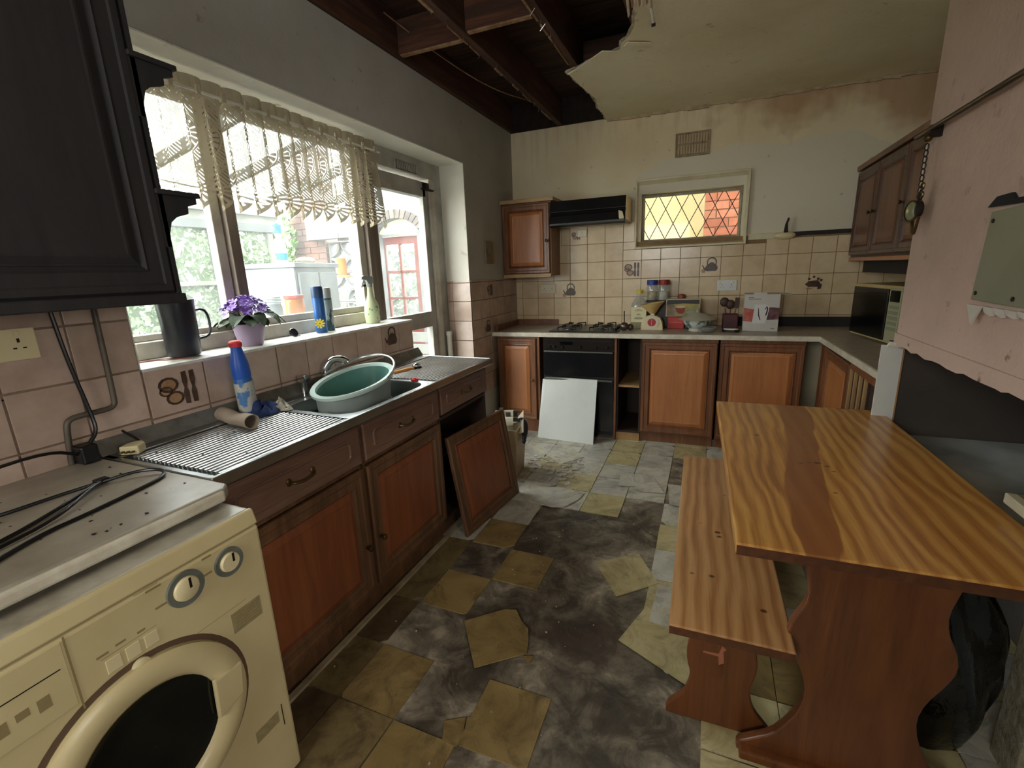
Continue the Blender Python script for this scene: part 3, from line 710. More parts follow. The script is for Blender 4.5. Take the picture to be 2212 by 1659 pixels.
# diamond leading, each came a thin bar
def clip(x0, z0, dx, dz, X0, X1, Z0, Z1):
    t0, t1 = -9, 9
    for p, d, a, b in ((x0, dx, X0, X1), (z0, dz, Z0, Z1)):
        ta, tb = (a - p) / d, (b - p) / d
        t0 = max(t0, min(ta, tb)); t1 = min(t1, max(ta, tb))
    return (t0, t1) if t1 - t0 > .02 else None
for s in (1, -1):
    for q in range(-6, 14):
        c = clip(1.188 + .042 + .1285 * q, 1.632, .0643, s * .1215, 1.188, 1.922, 1.632, 1.975)
        if c:
            p = [(1.188 + .042 + .1285 * q + .0643 * t_, .086, 1.632 + s * .1215 * t_) for t_ in c]
            MB().rod(p[0], p[1], .0032, 6).build('lead_came', m_lead, w2)
# outside: neighbour wall seen through the small window
nb = struct(MB().box(-.4, 4.6, .78, .98, -.2, 4.2).build('wall_neighbour', m_renderc)); backfix(nb)
XB = 1.665
MB().box(XB, 2.9, .745, .781, 1.0, 3.0).build('mortar_bed', M('light_mortar', 'c8b0a0', .95), nb)
z = 1.2; k = 0
while z < 2.6:
    xs = [XB, XB + (.215 if k % 2 else .105)]
    while xs[-1] < 2.7: xs.append(xs[-1] + .225)
    for a, b in zip(xs, xs[1:]):
        MB().box(a + .005, b - .005, .725 + rnd.uniform(0, .004), .77, z + .005, z + .072).build('brick', rnd.choice(m_brick), nb)
    z += .078; k += 1
# unseen upper storey above the kitchen, added to cut skylight outside
struct(MB().box(-.32, 3.5, .27, .29, 2.9, 4.6).box(-.34, -.32, -6.3, .29, 2.9, 5.0).box(-.32, 3.5, -6.3, .27, 2.92, 3.0).build('wall_upper', M('upper_wall_render', 'd8d8d0', .9, c2='c8c8c0', ns=3)))
struct(box('ground', M('outside_ground', '706c64', .9, c2='605c54', ns=4), -9, 7, -9, 9, -.3, -.125))

# ---------------- lean-to outside the window ----------------
YE = .5; XO = -2.9
lt = struct(MB().box(XO - .1, XO, -4.6, YE, -.1, .75).build('wall_leanto', m_render))
w3 = struct(bpy.data.objects.new('window_3', None)); COL.objects.link(w3)
m_tex = bpy.data.materials.new('textured_glass'); m_tex.use_nodes = True
_nt = m_tex.node_tree; _nt.nodes.clear(); _o = _nt.nodes.new('ShaderNodeOutputMaterial'); _g = _nt.nodes.new('ShaderNodeBsdfTransparent'); _d = _nt.nodes.new('ShaderNodeBsdfDiffuse'); _m = _nt.nodes.new('ShaderNodeMixShader'); _tl = _nt.nodes.new('ShaderNodeBsdfTranslucent'); _m2 = _nt.nodes.new('ShaderNodeMixShader')
_v = coords(_nt); _n = noise(_nt, _v, 9, 3, .5, 2.5)
_c = ramp(_nt, _n, [(.4, '8c9484'), (.5, '5e6e52'), (.56, '9ca494')]); _nt.links.new(_c, _d.inputs[0]); _nt.links.new(_c, _tl.inputs[0])
_g.inputs[0].default_value = (.56, .64, .56, 1); _m2.inputs[0].default_value = .6; _nt.links.new(_d.outputs[0], _m2.inputs[1]); _nt.links.new(_tl.outputs[0], _m2.inputs[2])
_f = ramp(_nt, _n, [(.42, .25), (.55, .75)]); _nt.links.new(_f, _m.inputs[0]); _nt.links.new(_g.outputs[0], _m.inputs[1]); _nt.links.new(_m2.outputs[0], _m.inputs[2]); _nt.links.new(_m.outputs[0], _o.inputs[0])
ys = [-4.5, -3.85, -3.2, -2.55, -1.9, -1.40, -.80, -.20]
ys = [-4.4, -3.6, -2.8, -2.1, -1.5, -.94, -.25]
for y in ys: MB().box(XO - .03, XO + .04, y - .03, y + .03, .75, 1.93).build('post', m_aluo if y == -.94 else m_wout, w3, .004)
MB().box(XO - .04, XO + .05, -4.6, -.1, 1.93, 2.02).build('head_rail', m_aluo, w3, .004)
MB().box(XO - .04, XO + .02, -4.6, -.1, 2.02, 2.10).build('head_rail', m_wout, w3, .004)
MB().box(XO - .04, XO + .06, -4.6, -.1, 2.10, 2.22).build('head_beam', m_wout, w3, .004)
MB().box(XO - .03, XO + .04, -4.6, -.1, 1.385, 1.425).build('transom', m_wout, w3, .004)
MB().box(XO - .04, XO + .06, -4.6, -.1, .75, .80).build('bottom_rail', m_wout, w3, .004)
for a, b in zip(ys, ys[1:]):
    MB().box(XO, XO + .006, a + .03, b - .03, 1.425, 1.93).build('pane', m_tex, w3)
    MB().box(XO, XO + .006, a + .03, b - .03, .80, 1.385).build('pane', m_tex, w3)
# sloping roof of the lean-to: rafters and translucent sheets
lr = struct(bpy.data.objects.new('roof_leanto', None)); COL.objects.link(lr)
ZA, ZB = 2.75, 2.23
for k in range(8):
    y = -4.5 + k * .72
    MB().hexa([(-.32, y - .025, ZA), (-.32, y + .025, ZA), (XO, y + .025, ZB), (XO, y - .025, ZB), (-.32, y - .025, ZA + .08), (-.32, y + .025, ZA + .08), (XO, y + .025, ZB + .08), (XO, y - .025, ZB + .08)]).build('rafter', m_wout, lr)
MB().hexa([(-.32, -4.6, ZA + .085), (-.32, YE, ZA + .085), (XO - .1, YE, ZB + .065), (XO - .1, -4.6, ZB + .065), (-.32, -4.6, ZA + .09), (-.32, YE, ZA + .09), (XO - .1, YE, ZB + .07), (XO - .1, -4.6, ZB + .07)]).build('roof_sheet', m_roofg, lr)
MB().tube([(-2.0, -2.6, 2.28), (-2.4, -1.6, 2.22), (-2.6, -.9, 2.25), (-2.75, -.2, 2.2)], .006, 6, 2).build('cable', m_wout, lr)
# end wall with arch and pierced screen blocks
ew = MB()
AX0, AX1, AZ = -1.99, -1.42, 1.90    # arched opening
ew.box(-2.30, AX0, YE, YE + .12, -.1, 1.90); ew.box(AX1, -.3, YE, YE + .12, -.1, 1.95)
arc = [(-1.705 + .36 * math.cos(R(a)), 1.80 + .26 * math.sin(R(a))) for a in range(155, 24, -10)]
top = [(-2.02, 3.0), (-.3, 3.0), (-.3, 1.95), (-1.38, 1.95)] + arc[::-1] + [(-2.02, 1.9)]
ew.prism(top, 'y', YE, YE + .12)
wall_end = struct(ew.build('wall_leanto_end', m_render))
for q in range(13):        # brick arch voussoirs
    a0, a1 = 158 - q * 10.2, 158 - (q + 1) * 10.2 + 1.4
    cx_, cz_ = -1.705, 1.80
    def P(a, r): return (cx_ + (.36 + r) * math.cos(R(a)), cz_ + (.26 + r) * math.sin(R(a)))
    MB().prism([P(a0, 0), P(a0, .1), P(a1, .1), P(a1, 0)], 'y', YE - .03, YE + .02).build('brick', rnd.choice(m_archb), wall_end, .003)
MB().box(-1.36, -1.22, YE - .03, YE + .02, 1.83, 1.92).build('brick', m_archb[1], wall_end, .003)
# big white fascia beam
fb = struct(MB().box(-2.95, -2.05, YE - .14, YE - .02, 1.88, 2.22).build('trim_12', m_render))
struct(MB().box(-2.5, -1.99, YE - .1, YE - .02, 1.85, 1.885).build('trim_13', M('grey_lintel', '6c665f', .8, c2='5c564f', ns=8)))
# brick pier
pr = struct(MB().box(-3.33, -2.76, YE - .03, YE + .2, -.1, 3.0).build('wall_pier', m_mortar))
z = .6; k = 0
while z < 2.6:
    xs = [-3.34, -3.235, -3.01, -2.75] if k % 2 else [-3.34, -3.11, -2.88, -2.75]
    for a, b in zip(xs, xs[1:]): MB().box(a + .005, b - .005, YE - .045, YE, z + .005, z + .07).build('brick', rnd.choice(m_brickd), pr)
    z += .075; k += 1
# pierced concrete screen blocks
for r_ in range(3):
    for c_ in range(2):
        t = thing('screen_block', 'white pierced petal-pattern block in the garden screen, %s of the %s column' % (('top', 'middle', 'bottom')[r_], ('left', 'right')[c_]), 'screen block', (-2.56 + .37 * c_, YE + .04, 1.665 - r_ * .37), group='screen blocks outside')
        mb = MB(); picture(mb, -.183, .183, -.183, .183, .018, -.05, .05); mb.build('frame', m_render, t)
        for cx_, cz_ in ((-.183, -.183), (.183, -.183), (-.183, .183), (.183, .183)):
            a_ = 0 if (cx_ < 0 and cz_ < 0) else 90 if (cx_ > 0 and cz_ < 0) else 270 if (cx_ < 0) else 180
            pts = [(cx_ + .183 * math.cos(R(a_ + x)), cz_ + .183 * math.sin(R(a_ + x))) for x in range(0, 91, 15)]; ins = [(cx_ + .150 * math.cos(R(a_ + x)), cz_ + .150 * math.sin(R(a_ + x))) for x in range(0, 91, 15)]
            mb = MB()
            for q in range(6): mb.prism([pts[q], pts[q + 1], ins[q + 1], ins[q]], 'y', -.045, .045)
            mb.build('petal_rib', m_render, t)
# red-brown glazed garden door
d2 = struct(bpy.data.objects.new('door_2', None)); COL.objects.link(d2)
def rb(x0, x1, z0, z1, n='rail', y0=YE + .13, y1=YE + .17): return MB().box(x0, x1, y0, y1, z0, z1).build(n, m_reddoor, d2, .003)
rb(-2.03, -1.97, .0, 1.87, 'stile'); rb(-1.56, -1.45, .0, 1.87, 'stile'); rb(-1.97, -1.56, 1.78, 1.87); rb(-1.97, -1.56, .85, .89); rb(-1.97, -1.56, 1.12, 1.15); rb(-1.97, -1.56, 1.44, 1.47); rb(-1.785, -1.755, .85, 1.78, 'glazing_bar'); rb(-1.97, -1.56, .0, .85, 'panel')
MB().box(-1.97, -1.56, YE + .15, YE + .153, .85, 1.78).build('pane', m_pane, d2)
struct(MB().box(-2.03, -1.40, YE + .1, YE + .13, 1.87, 1.90).build('trim_14', m_wout))
struct(MB().box(-2.05, -1.36, YE + .1, YE + .12, 1.90, 2.08).build('trim_15', m_renderc))
# foliage beyond
def leaves(name, label, n, box_, mat, size, seed):
    r = random.Random(seed); mb = MB()
    for _ in range(n):
        c = Vector([r.uniform(box_[2 * i], box_[2 * i + 1]) for i in range(3)]); a = Vector((r.uniform(-1, 1), r.uniform(-1, 1), r.uniform(-1, 1))).normalized(); b = a.orthogonal().normalized(); s = size * r.uniform(.6, 1.3)
        n2 = a.cross(b) * s * .18
        mb.add([tuple(c - a * s), tuple(c + b * s * .5 + n2), tuple(c + a * s), tuple(c - b * s * .5 + n2)], [(0, 1, 2), (0, 2, 3)])
    o = mb.build(name, mat, fixn=False); return o
o = leaves('garden_hedge', '', 5200, (-5.3, -4.2, -5.0, 1.2, -.1, 2.3), m_hedge, .09, 3); tag(o, 'pale green hedge beyond the textured windows of the lean-to', 'hedge'); o['kind'] = 'stuff'
o = leaves('garden_shrub', '', 2600, (-3.6, -1.2, 1.6, 2.6, -.1, 1.75), m_hedge, .08, 5); tag(o, 'leafy shrub seen through the glazed garden door', 'shrub'); o['kind'] = 'stuff'
iv = thing('climbing_ivy', 'bright green climbing plant hanging beside the brick pier', 'climbing plant', (-3.2, YE - .12, 1.3))
MB().tube([(0, 0, 0), (.03, -.02, .3), (-.03, 0, .6), (0, -.02, .95)], .006, 6, 2).build('stem', m_leaf, iv)
r = random.Random(9)
for _ in range(70):
    z_ = r.uniform(.02, .98); s = r.uniform(.04, .075); c = (r.uniform(-.12, .08), r.uniform(-.1, .0), z_); a = r.uniform(0, 6.28); T = TM(c) @ Matrix.Rotation(a, 4, 'Y') @ Matrix.Rotation(r.uniform(-.7, .7), 4, 'X')
    MB().add([(0, 0, -s), (s * .75, .01, -s * .1), (s * .45, -.005, s * .65), (0, .012, s * .35), (-s * .45, -.005, s * .65), (-s * .75, .01, -s * .1)], [(0, 1, 2, 3), (0, 3, 4, 5)], T).build('leaf', m_leaf, iv, fixn=False)
# trellis behind the red door
tr = thing('garden_trellis', 'pale diamond trellis fence behind the red garden door', 'trellis', (-2.0, 1.5, -.1))
for s in (1, -1):
    for q in range(-8, 16):
        c = clip(-.8 + q * .16, 0, .1, s * .1, -.9, 1.1, -.01, 1.3)
        if c: MB().rod((-.8 + q * .16 + .1 * c[0], 0, s * .1 * c[0]), (-.8 + q * .16 + .1 * c[1], 0, s * .1 * c[1]), .008, 4).build('slat', m_wout, tr)
# grey metal cabinet, against the outer side, with spray bottle on top
m_cabgrey = M('grey_metal_cabinet', '80858a', .5, c2='72777c', ns=3)
t = thing('metal_cabinet', 'large pale grey metal cabinet standing in the lean-to outside the window', 'cabinet', (-1.186, -1.549, -.1), R(15))
MB().box(-.56, 0, 0, .64, 0, 1.60).build('body', m_cabgrey, t, .006)
MB().box(-.575, .022, -.015, .655, 1.60, 1.635).build('top', m_cabgrey, t, .004)
MB().box(0, .018, .03, .31, .05, 1.56).build('door', m_cabgrey, t, .004); d = MB().box(0, .018, .33, .61, .05, 1.56).build('door', m_cabgrey, t, .004)
MB().box(.018, .03, .35, .362, 1.25, 1.42).build('handle', m_iron, d)
def spraybottle(name, label, cat, loc, rz, body, trig, lab, h=.27, group=None):
    t = thing(name, label, cat, loc, rz, group)
    MB().lathe([(.040, 0), (.045, .01), (.047, h * .25), (.042, h * .40), (.028, h * .50), (.018, h * .60), (.014, h * .76)], n=24, sx=1, sy=.8, cap0=True, cap1=True).build('bottle', body, t, smooth=True)
    k = MB(); k.cyl((0, 0, h * .76), .017, h * .07, 16); k.prism([(-.012, h * .83), (.02, h * .83), (.02, h * .9), (.03, h * .97), (-.035, h), (-.05, h * .97), (-.05, h * .93), (-.02, h * .9)], 'y', -.011, .011)
    k.tube([(-.03, 0, h * .93), (-.042, 0, h * .85), (-.052, 0, h * .76)], .005, 6, 1)
    k.build('trigger', trig, t, .001, smooth=False)
    if lab: MB().lathe([(.0475, h * .10), (.0475, h * .27)], n=24, sx=1, sy=.81).build('bottle_label', lab, t, smooth=True)
    return t
m_clearp = glassmat('clear_plastic', dirt=.25, gloss=.08, tint=(.9, .95, .97))
spraybottle('spray_bottle', 'clear cleaner bottle with bright blue trigger on top of the grey metal cabinet', 'bottle', (-1.53, -1.33, 1.536), R(100), M('cloudy_plastic', 'a8b8bc', .3), M('cyan_plastic', '1c7cac', .4), M('cyan_label', '2882ae', .5, c2='9cb4be', ns=14, lo=.5, hi=.6), .32)
t = thing('rag', 'crumpled cream rag beside the spray bottle on the metal cabinet', 'rag', (-1.50, -1.12, 1.536)); MB().ball((0, 0, .03), .06, sc=(1, 1.6, .5)).build('cloth', m_plaster, t, smooth=True)
t = thing('hanging_ornament', 'orange wooden ornament hanging in front of the white screen blocks', 'ornament', (-2.41, .32, 1.44)); MB().cyl((0, 0, 0), .055, .2, 12).build('drum', M('orange_wood', 'a86c24', .6, c2='945818', ns=8), t, smooth=True); MB().cyl((0, 0, -.03), .09, .03, 14).build('rim', M('cream_wood', 'b08c54', .6), t); MB().rod((0, 0, .2), (0, 0, .5), .003, 5).build('cord', m_iron, t)
# outer ledge with two jars, a box of rubbish bags
lg = struct(MB().box(-.62, -.32, -2.95, -1.95, 1.10, 1.15).build('trim_16', m_wout, bevel=.004))
t = thing('glass_jar', 'clear glass storage jar with ribbed lid outside the window', 'jar', (-.42, -2.44, 1.15))
MB().lathe([(.045, 0), (.05, .01), (.05, .12), (.042, .135)], n=20, cap0=True).build('jar_body', M('cloudy_jar_glass', '9aa2a2', .2, trans=.5), t, smooth=True); k = MB(); [k.cyl((0, 0, .135 + q * .014), .046, .01, 20) for q in range(3)]; k.build('lid', M('frosted_lid', 'a0a8a8', .3), t, smooth=True)
MB().cyl((0, 0, .004), .042, .07).build('contents', m_aluo, t, smooth=True)
t = thing('orange_jar', 'jar of orange contents with a pink-red lid outside the window', 'jar', (-.42, -2.29, 1.15))
MB().lathe([(.05, 0), (.054, .01), (.05, .15), (.046, .155)], n=20, cap0=True, cap1=True).build('jar_body', M('orange_liquid', 'c87820', .3, c2='b8680e', ns=9), t, smooth=True); MB().cyl((0, 0, .155), .054, .018, 22).build('lid', M('pink_red_lid', 'b04434', .4), t, smooth=True)
t = thing('rubbish_sacks', 'dark rubbish sacks heaped under the screen blocks outside', 'bags', (-1.95, .05, -.12)); MB().ball((0, 0, .6), .3, sc=(1, .8, 2.0)).build('sack', M('grey_sack', '7c7c7e', .4, c2='a8a8aa', ns=8, lo=.45, hi=.6, bs=.6, bscale=8), t, smooth=True)
t = thing('outdoor_bin', 'blue-grey plastic crate standing in the lean-to by the window', 'crate', (-2.2, -2.6, -.1)); MB().box(-.3, .3, -.6, .6, 0, 1.05).build('crate_body', M('blue_grey_plastic', '5c6c80', .5, c2='6c7c90', ns=3), t, .02); MB().box(-.32, .32, -.62, .62, 1.05, 1.09).build('lid', m_greyl, t, .01)

# ---------------- lace curtain ----------------
def lacemat():
    m = bpy.data.materials.new('cotton_lace'); m.use_nodes = True; nt = m.node_tree; nt.nodes.clear()
    tc = nt.nodes.new('ShaderNodeTexCoord'); s = nt.nodes.new('ShaderNodeSeparateXYZ'); nt.links.new(tc.outputs['UV'], s.inputs[0])
    U = E(nt, s.outputs[0]); V = E(nt, s.outputs[1])         # V: height above the hem line in metres, U metres along the cloth
    W_ = .12
    u = ((U / W_).fr() - .5) * W_
    def ang(u, v): return u.op('ARCTAN2', v)
    # fan at the hem
    v0 = V - .07; r = (u * u + v0 * v0).sq(); th = ang(u, v0 * -1)
    below = v0.lt(.02)
    rays = (th * 17).cos().gt(-.1) * r.gt(.032) * r.lt(.07)
    rim = r.gt(.062) * r.lt(.1)
    band = r.gt(.008) * r.lt(.034)
    dots = ((r * 1.0 - .022).ab().lt(.0055)) * (th * 9).cos().gt(.2)
    fan = (rays.mx(rim).mx(band)) * (dots * -1 + 1)
    fan = fan * below
    # scalloped dotted garland above the fan
    v1 = V - .135 + u * u * -14.0 * 1.0
    gar = v1.ab().lt(.017); gd = (v1.ab().lt(.006)) * ((U * 520).sin().gt(.1)); gar = gar * (gd * -1 + 1)
    # central flower / leaf medallion
    v2 = V - .265; r2 = ((u * u) * 2.0 + v2 * v2).sq(); th2 = ang(u, v2)
    core = r2.lt(.022) * (((U * 900).sin() * (V * 900).sin()).lt(.35)); ring = (r2 - .03).ab().lt(.003)
    pet = r2.gt(.036) * r2.lt(.066) * ((th2 * 7).cos().ab().gt(.45)); ring2 = (r2 - .072).ab().lt(.003)
    # arching ribs above, converging between cells
    v3 = V - .31; e = (u.ab() * 1.0 + v3 * .55); ribs = (e * 430).sin().gt(.1) * V.gt(.285) * V.lt(.38) * (u.ab() * 1 - (v3 * -.7 + .075)).lt(0.0)
    lat = ((u.ab() * -1 + .0595).lt(.006)) * V.gt(.12)
    v4 = V - .40 + u * u * 14; gar2 = v4.ab().lt(.014); gd2 = v4.ab().lt(.0055) * ((U * 520).sin().gt(.1)); gar2 = gar2 * (gd2 * -1 + 1)
    top = V.gt(.425)
    mesh = ((((U + V * .5) * 900).sin() * ((U - V * .5) * 900).sin()).gt(-.15)) * .0
    mask = fan.mx(gar).mx(core).mx(ring).mx(pet).mx(ring2).mx(ribs).mx(gar2).mx(lat)
    chev = ((V * 62 + u.ab() * 78).fr()).gt(.36) * (V + u.ab() * .5).gt(.105) * V.lt(.405) * r2.gt(.076)
    leafy = ((((U * 104.72).sin() * (V * 150).cos()) + (V * 210 + (U * 52.36).cos() * 2.5).sin() * .8).gt(.62)) * V.gt(.1) * V.lt(.42)
    mask = mask.mx(chev).mx((((U * 104.72 * 3).sin() * (V * 300).sin()).gt(.35)) * V.gt(.16) * V.lt(.40) * .0)
    alpha = (mask * .86 + .06).mx(top * .72)
    t = nt.nodes.new('ShaderNodeBsdfTransparent'); d = nt.nodes.new('ShaderNodeBsdfDiffuse'); tl = nt.nodes.new('ShaderNodeBsdfTranslucent'); mx = nt.nodes.new('ShaderNodeMixShader'); mm = nt.nodes.new('ShaderNodeMixShader'); o = nt.nodes.new('ShaderNodeOutputMaterial')
    d.inputs[0].default_value = lin('a99e88'); tl.inputs[0].default_value = lin('8a7e66'); mx.inputs[0].default_value = .22
    nt.links.new(d.outputs[0], mx.inputs[1]); nt.links.new(tl.outputs[0], mx.inputs[2]); nt.links.new(alpha.k, mm.inputs[0]); nt.links.new(t.outputs[0], mm.inputs[1]); nt.links.new(mx.outputs[0], mm.inputs[2]); nt.links.new(mm.outputs[0], o.inputs[0])
    return m
cu = thing('lace_curtain', 'short gathered lace curtain with scalloped hem across the top of the window', 'curtain', (-.13, -2.6, 2.12))
NU, NV = 900, 26
vs = []; uvs = []; prevp = None; Uc = 0
Y0, Y1 = -3.34, -1.80
def prof(y):
    return 2 * math.pi * (y / .088 + .22 * math.sin(y * 5.1) + .10 * math.sin(y * 13))
cols = []
for i in range(NU + 1):
    y = Y0 + (Y1 - Y0) * i / NU; ph = prof(y)
    a = .021 * (1 + .3 * math.sin(y * 9))
    x = a * math.cos(ph) ; yy = y + .017 * math.sin(ph)
    if prevp: Uc += math.dist((x, yy), prevp)
    prevp = (x, yy); cols.append((x, yy, ph / (2 * math.pi) * .12))
for x, yy, U_ in cols:
    s = ((U_ / .12) % 1 - .5) * .12
    hem = -.085 + 0.0 if False else 0
    drop = .075 - math.sqrt(max(0, 1 - (s / .0605) ** 2)) * .075
    for j in range(NV + 1):
        t = j / NV
        vv = (drop - .012) * (1 - t) + .47 * t
        amp = 1 - .35 * t
        flare = .01 * (1 - t)
        vs.append((x * amp + flare, (yy + 2.6) + .005 * math.sin(yy * 17) * (1 - t) + (.03 if yy > -1.86 else 0) * (1 - t), vv - .415)); uvs.append((U_, vv))
fs = [(i * (NV + 1) + j, (i + 1) * (NV + 1) + j, (i + 1) * (NV + 1) + j + 1, i * (NV + 1) + j + 1) for i in range(NU) for j in range(NV)]
me = bpy.data.meshes.new('lace_cloth'); me.from_pydata(vs, [], fs); uvl = me.uv_layers.new(name='uv')
flat = [c for p in me.polygons for v in p.vertices for c in uvs[v]]
uvl.data.foreach_set('uv', flat); me.materials.append(lacemat()); me.polygons.foreach_set('use_smooth', [True] * len(me.polygons))
o = bpy.data.objects.new('lace_cloth', me); COL.objects.link(o); o.parent = cu
MB().rod((.02, -.74, .0), (.02, .80, .0), .006, 8).build('curtain_wire', m_wpaint, cu)
for q in range(15):
    y = -.70 + q * .104; MB().box(.018, .028, y - .008, y + .008, -.012, .022).build('tab', M('lace_tab', 'b0a58c', .9) if q == 0 else bpy.data.materials['lace_tab'], cu)

# white slatted bench outside the lower pane of the back door
t = thing('slatted_bench', 'low white slatted bench outside the lower glass of the back door', 'bench', (-1.0, -.45, -.12))
for q in range(4): MB().box(-.45, .55, -.02 - q * .11, .06 - q * .11, .62 + q * .0, .645).build('slat', m_wout, t, .003)
for q in range(6): MB().box(-.45, .55, .05, .075, .28 + q * .12, .375 + q * .12).build('back_slat', m_wout, t, .003)
for a in (-.42, .5):
    for b in (-.32, .03): MB().box(a, a + .04, b, b + .04, 0, .62).build('leg', m_wout, t, .003)

# ---------------- cabinet doors ----------------
def cdoor(parent, w, h, T, name='door', fm=None, pm=None, knob=None, th=.02, bd=.062, mould=True, kz=0, label=None):
    """raised-panel door; local: centre origin, front faces -y"""
    fm = fm or m_cab; pm = pm or m_cabp
    mb = MB()
    L = [(0, 0), (0, -th + .006), (.006, -th), (.022, -th), (.027, -th + .004), (bd - .012, -th + .004), (bd - .006, -th + .001), (bd, -th + .007), (bd + .006, -.004)]
    mb.rings(w, h, L, T)
    d = mb.build(name, fm, parent)
    if label: d['label'] = label
    pw, ph = w - 2 * (bd + .005), h - 2 * (bd + .005)
    mb = MB(); mb.rings(pw, ph, [(0, -.003), (0, -.007), (.004, -.008), (.022, -.0155), (.028, -.0165), (.034, -.0155)], T)
    mb.build('door_panel', pm, d)
    if knob is not None:
        mb = MB(); mb.lathe([(.007, 0), (.006, .01), (.012, .018), (.013, .024), (.008, .028), (.001, .029)], n=14)
        mb.build('knob', m_brass, d, smooth=True, T=T @ TM((knob[0], -th, knob[1])) @ RX(90))
    return d
def drawer(parent, w, h, T, handle=True, fm=None, pm=None):
    fm = fm or m_cabh
    d = MB().rings(w, h, [(0, 0), (0, -.014), (.006, -.02)], T).build('drawer', fm, parent)
    # oval-ended raised moulding
    mb = MB(); hw, hh = w / 2 - .06, h / 2 - .04
    def rr(k):
        out = []
        for cx_, cz_, a0 in ((hw - .03, hh - .02, 0), (-hw + .03, hh - .02, 90), (-hw + .03, -hh + .02, 180), (hw - .03, -hh + .02, 270)):
            for a in range(a0, a0 + 91, 22): out.append((cx_ + (.03 + k) * math.cos(R(a)), cz_ + (.02 + k) * math.sin(R(a))))
        return out
    lo = [[(p[0], -.0195, p[1]) for p in rr(.008)], [(p[0], -.0245, p[1]) for p in rr(.004)], [(p[0], -.0245, p[1]) for p in rr(-.001)], [(p[0], -.0205, p[1]) for p in rr(-.006)]]
    mb.loft(lo, False, True, T); mb.build('moulding', pm or m_cabh, d)
    if handle:
        mb = MB(); mb.tube([(-.05, -.02, .0), (-.045, -.04, -.004), (0, -.045, -.010), (.045, -.04, -.004), (.05, -.02, 0)], .005, 8, 2); mb.ball((-.05, -.022, 0), .011, sc=(1, .4, 1.3)); mb.ball((.05, -.022, 0), .011, sc=(1, .4, 1.3))
        mb.build('handle', m_brass, d, smooth=True, T=T)
    return d
TLW = lambda x, y, z: TM((x, y, z)) @ RZ(90)     # faces +x  (local -y -> +x)
TRW = lambda x, y, z: TM((x, y, z)) @ RZ(-90)    # faces -x

# ---------------- left run: sink base units ----------------
XU = .488
def baseunit(name, label, y0, y1, doorz=(.125, .665), drz=(.688, .845), door=True, hand=True, knobside=1, shut=True):
    w = y1 - y0
    t = thing(name, label, 'cabinet', (0, y0, 0), group='sink cabinets under the window')
    mb = MB(); mb.box(.03, XU, 0, .016, .10, .862); mb.box(.03, XU, w - .016, w, .10, .862); mb.box(.03, XU, .016, w - .016, .10, .116); mb.box(.03, .04, .016, w - .016, .116, .862); mb.box(XU - .02, XU, .016, w - .016, .845, .862); mb.box(XU - .02, XU, .016, w - .016, .668, .686)
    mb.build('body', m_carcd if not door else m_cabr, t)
    drawer(t, w - .012, drz[1] - drz[0], TLW(XU, w / 2, (drz[0] + drz[1]) / 2), hand)
    if door: cdoor(t, w - .012, doorz[1] - doorz[0], TLW(XU, w / 2, (doorz[0] + doorz[1]) / 2), fm=m_cabr, pm=m_cabrp, knob=((w / 2 - .04) * knobside, -.06))
    return t
u1 = baseunit('sink_cabinet', 'reddish wooden base cabinet nearest the washing machine, door and drawer shut', -3.52, -2.915)
u2 = baseunit('sink_cabinet', 'middle wooden base cabinet under the sink basin, door and drawer shut', -2.905, -2.33, knobside=-1)
u3 = baseunit('sink_cabinet', 'end base cabinet with its door missing and dark open inside', -2.32, -1.77, drz=(.70, .845), door=False)
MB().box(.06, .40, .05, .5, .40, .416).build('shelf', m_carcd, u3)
MB().box(.10, .16, .40, .53, .42, .66).build('decorated_tile', m_tile[2], u3)
# plinth and pale board edge on the floor
t = thing('plinth', 'dark kickboard beneath the sink cabinets', 'plinth', (0, -2.65, 0)); MB().box(.44, .452, -.87, .88, 0, .10).build('board', m_cabr, t)
struct(MB().box(.478, .50, -3.5, -1.78, 0, .016).build('trim_17', M('pale_board_edge', 'a59478', .7, c2='7d6c52', ns=8)))
# loose door leaning against the open unit
cs = [Vector((.585, -2.27, .0)), Vector((.655, -1.677, .0)), Vector((.505, -1.705, .545)), Vector((.535, -2.30, .575))]
xa = (cs[1] - cs[0]).normalized(); za = ((cs[3] + cs[2]) / 2 - (cs[0] + cs[1]) / 2); za = (za - xa * za.dot(xa)).normalized(); ya = za.cross(xa)
ctr = sum(cs, Vector()) / 4
t = thing('loose_door', 'detached cabinet door leaning against the open end cabinet', 'door', (.62, -1.97, 0))
TT = Matrix(((xa.x, ya.x, za.x, ctr.x), (xa.y, ya.y, za.y, ctr.y), (xa.z, ya.z, za.z, ctr.z), (0, 0, 0, 1)))
cdoor(t, .59, .57, TM((-.62, 1.97, 0)) @ TT, 'frame', fm=m_cabr, pm=m_cabrp)

# ---------------- stainless sink ----------------
t = thing('sink', 'stainless steel double-drainer sink with ribbed drainers and one bowl', 'sink', (0, -2.62, .90))
Y0s, Y1s, XE = -3.525 + 2.62, -1.745 + 2.62, .54
by0, by1, bx0, bx1 = -2.95 + 2.62, -2.40 + 2.62, .14, .50
mb = MB(); dz = -.005
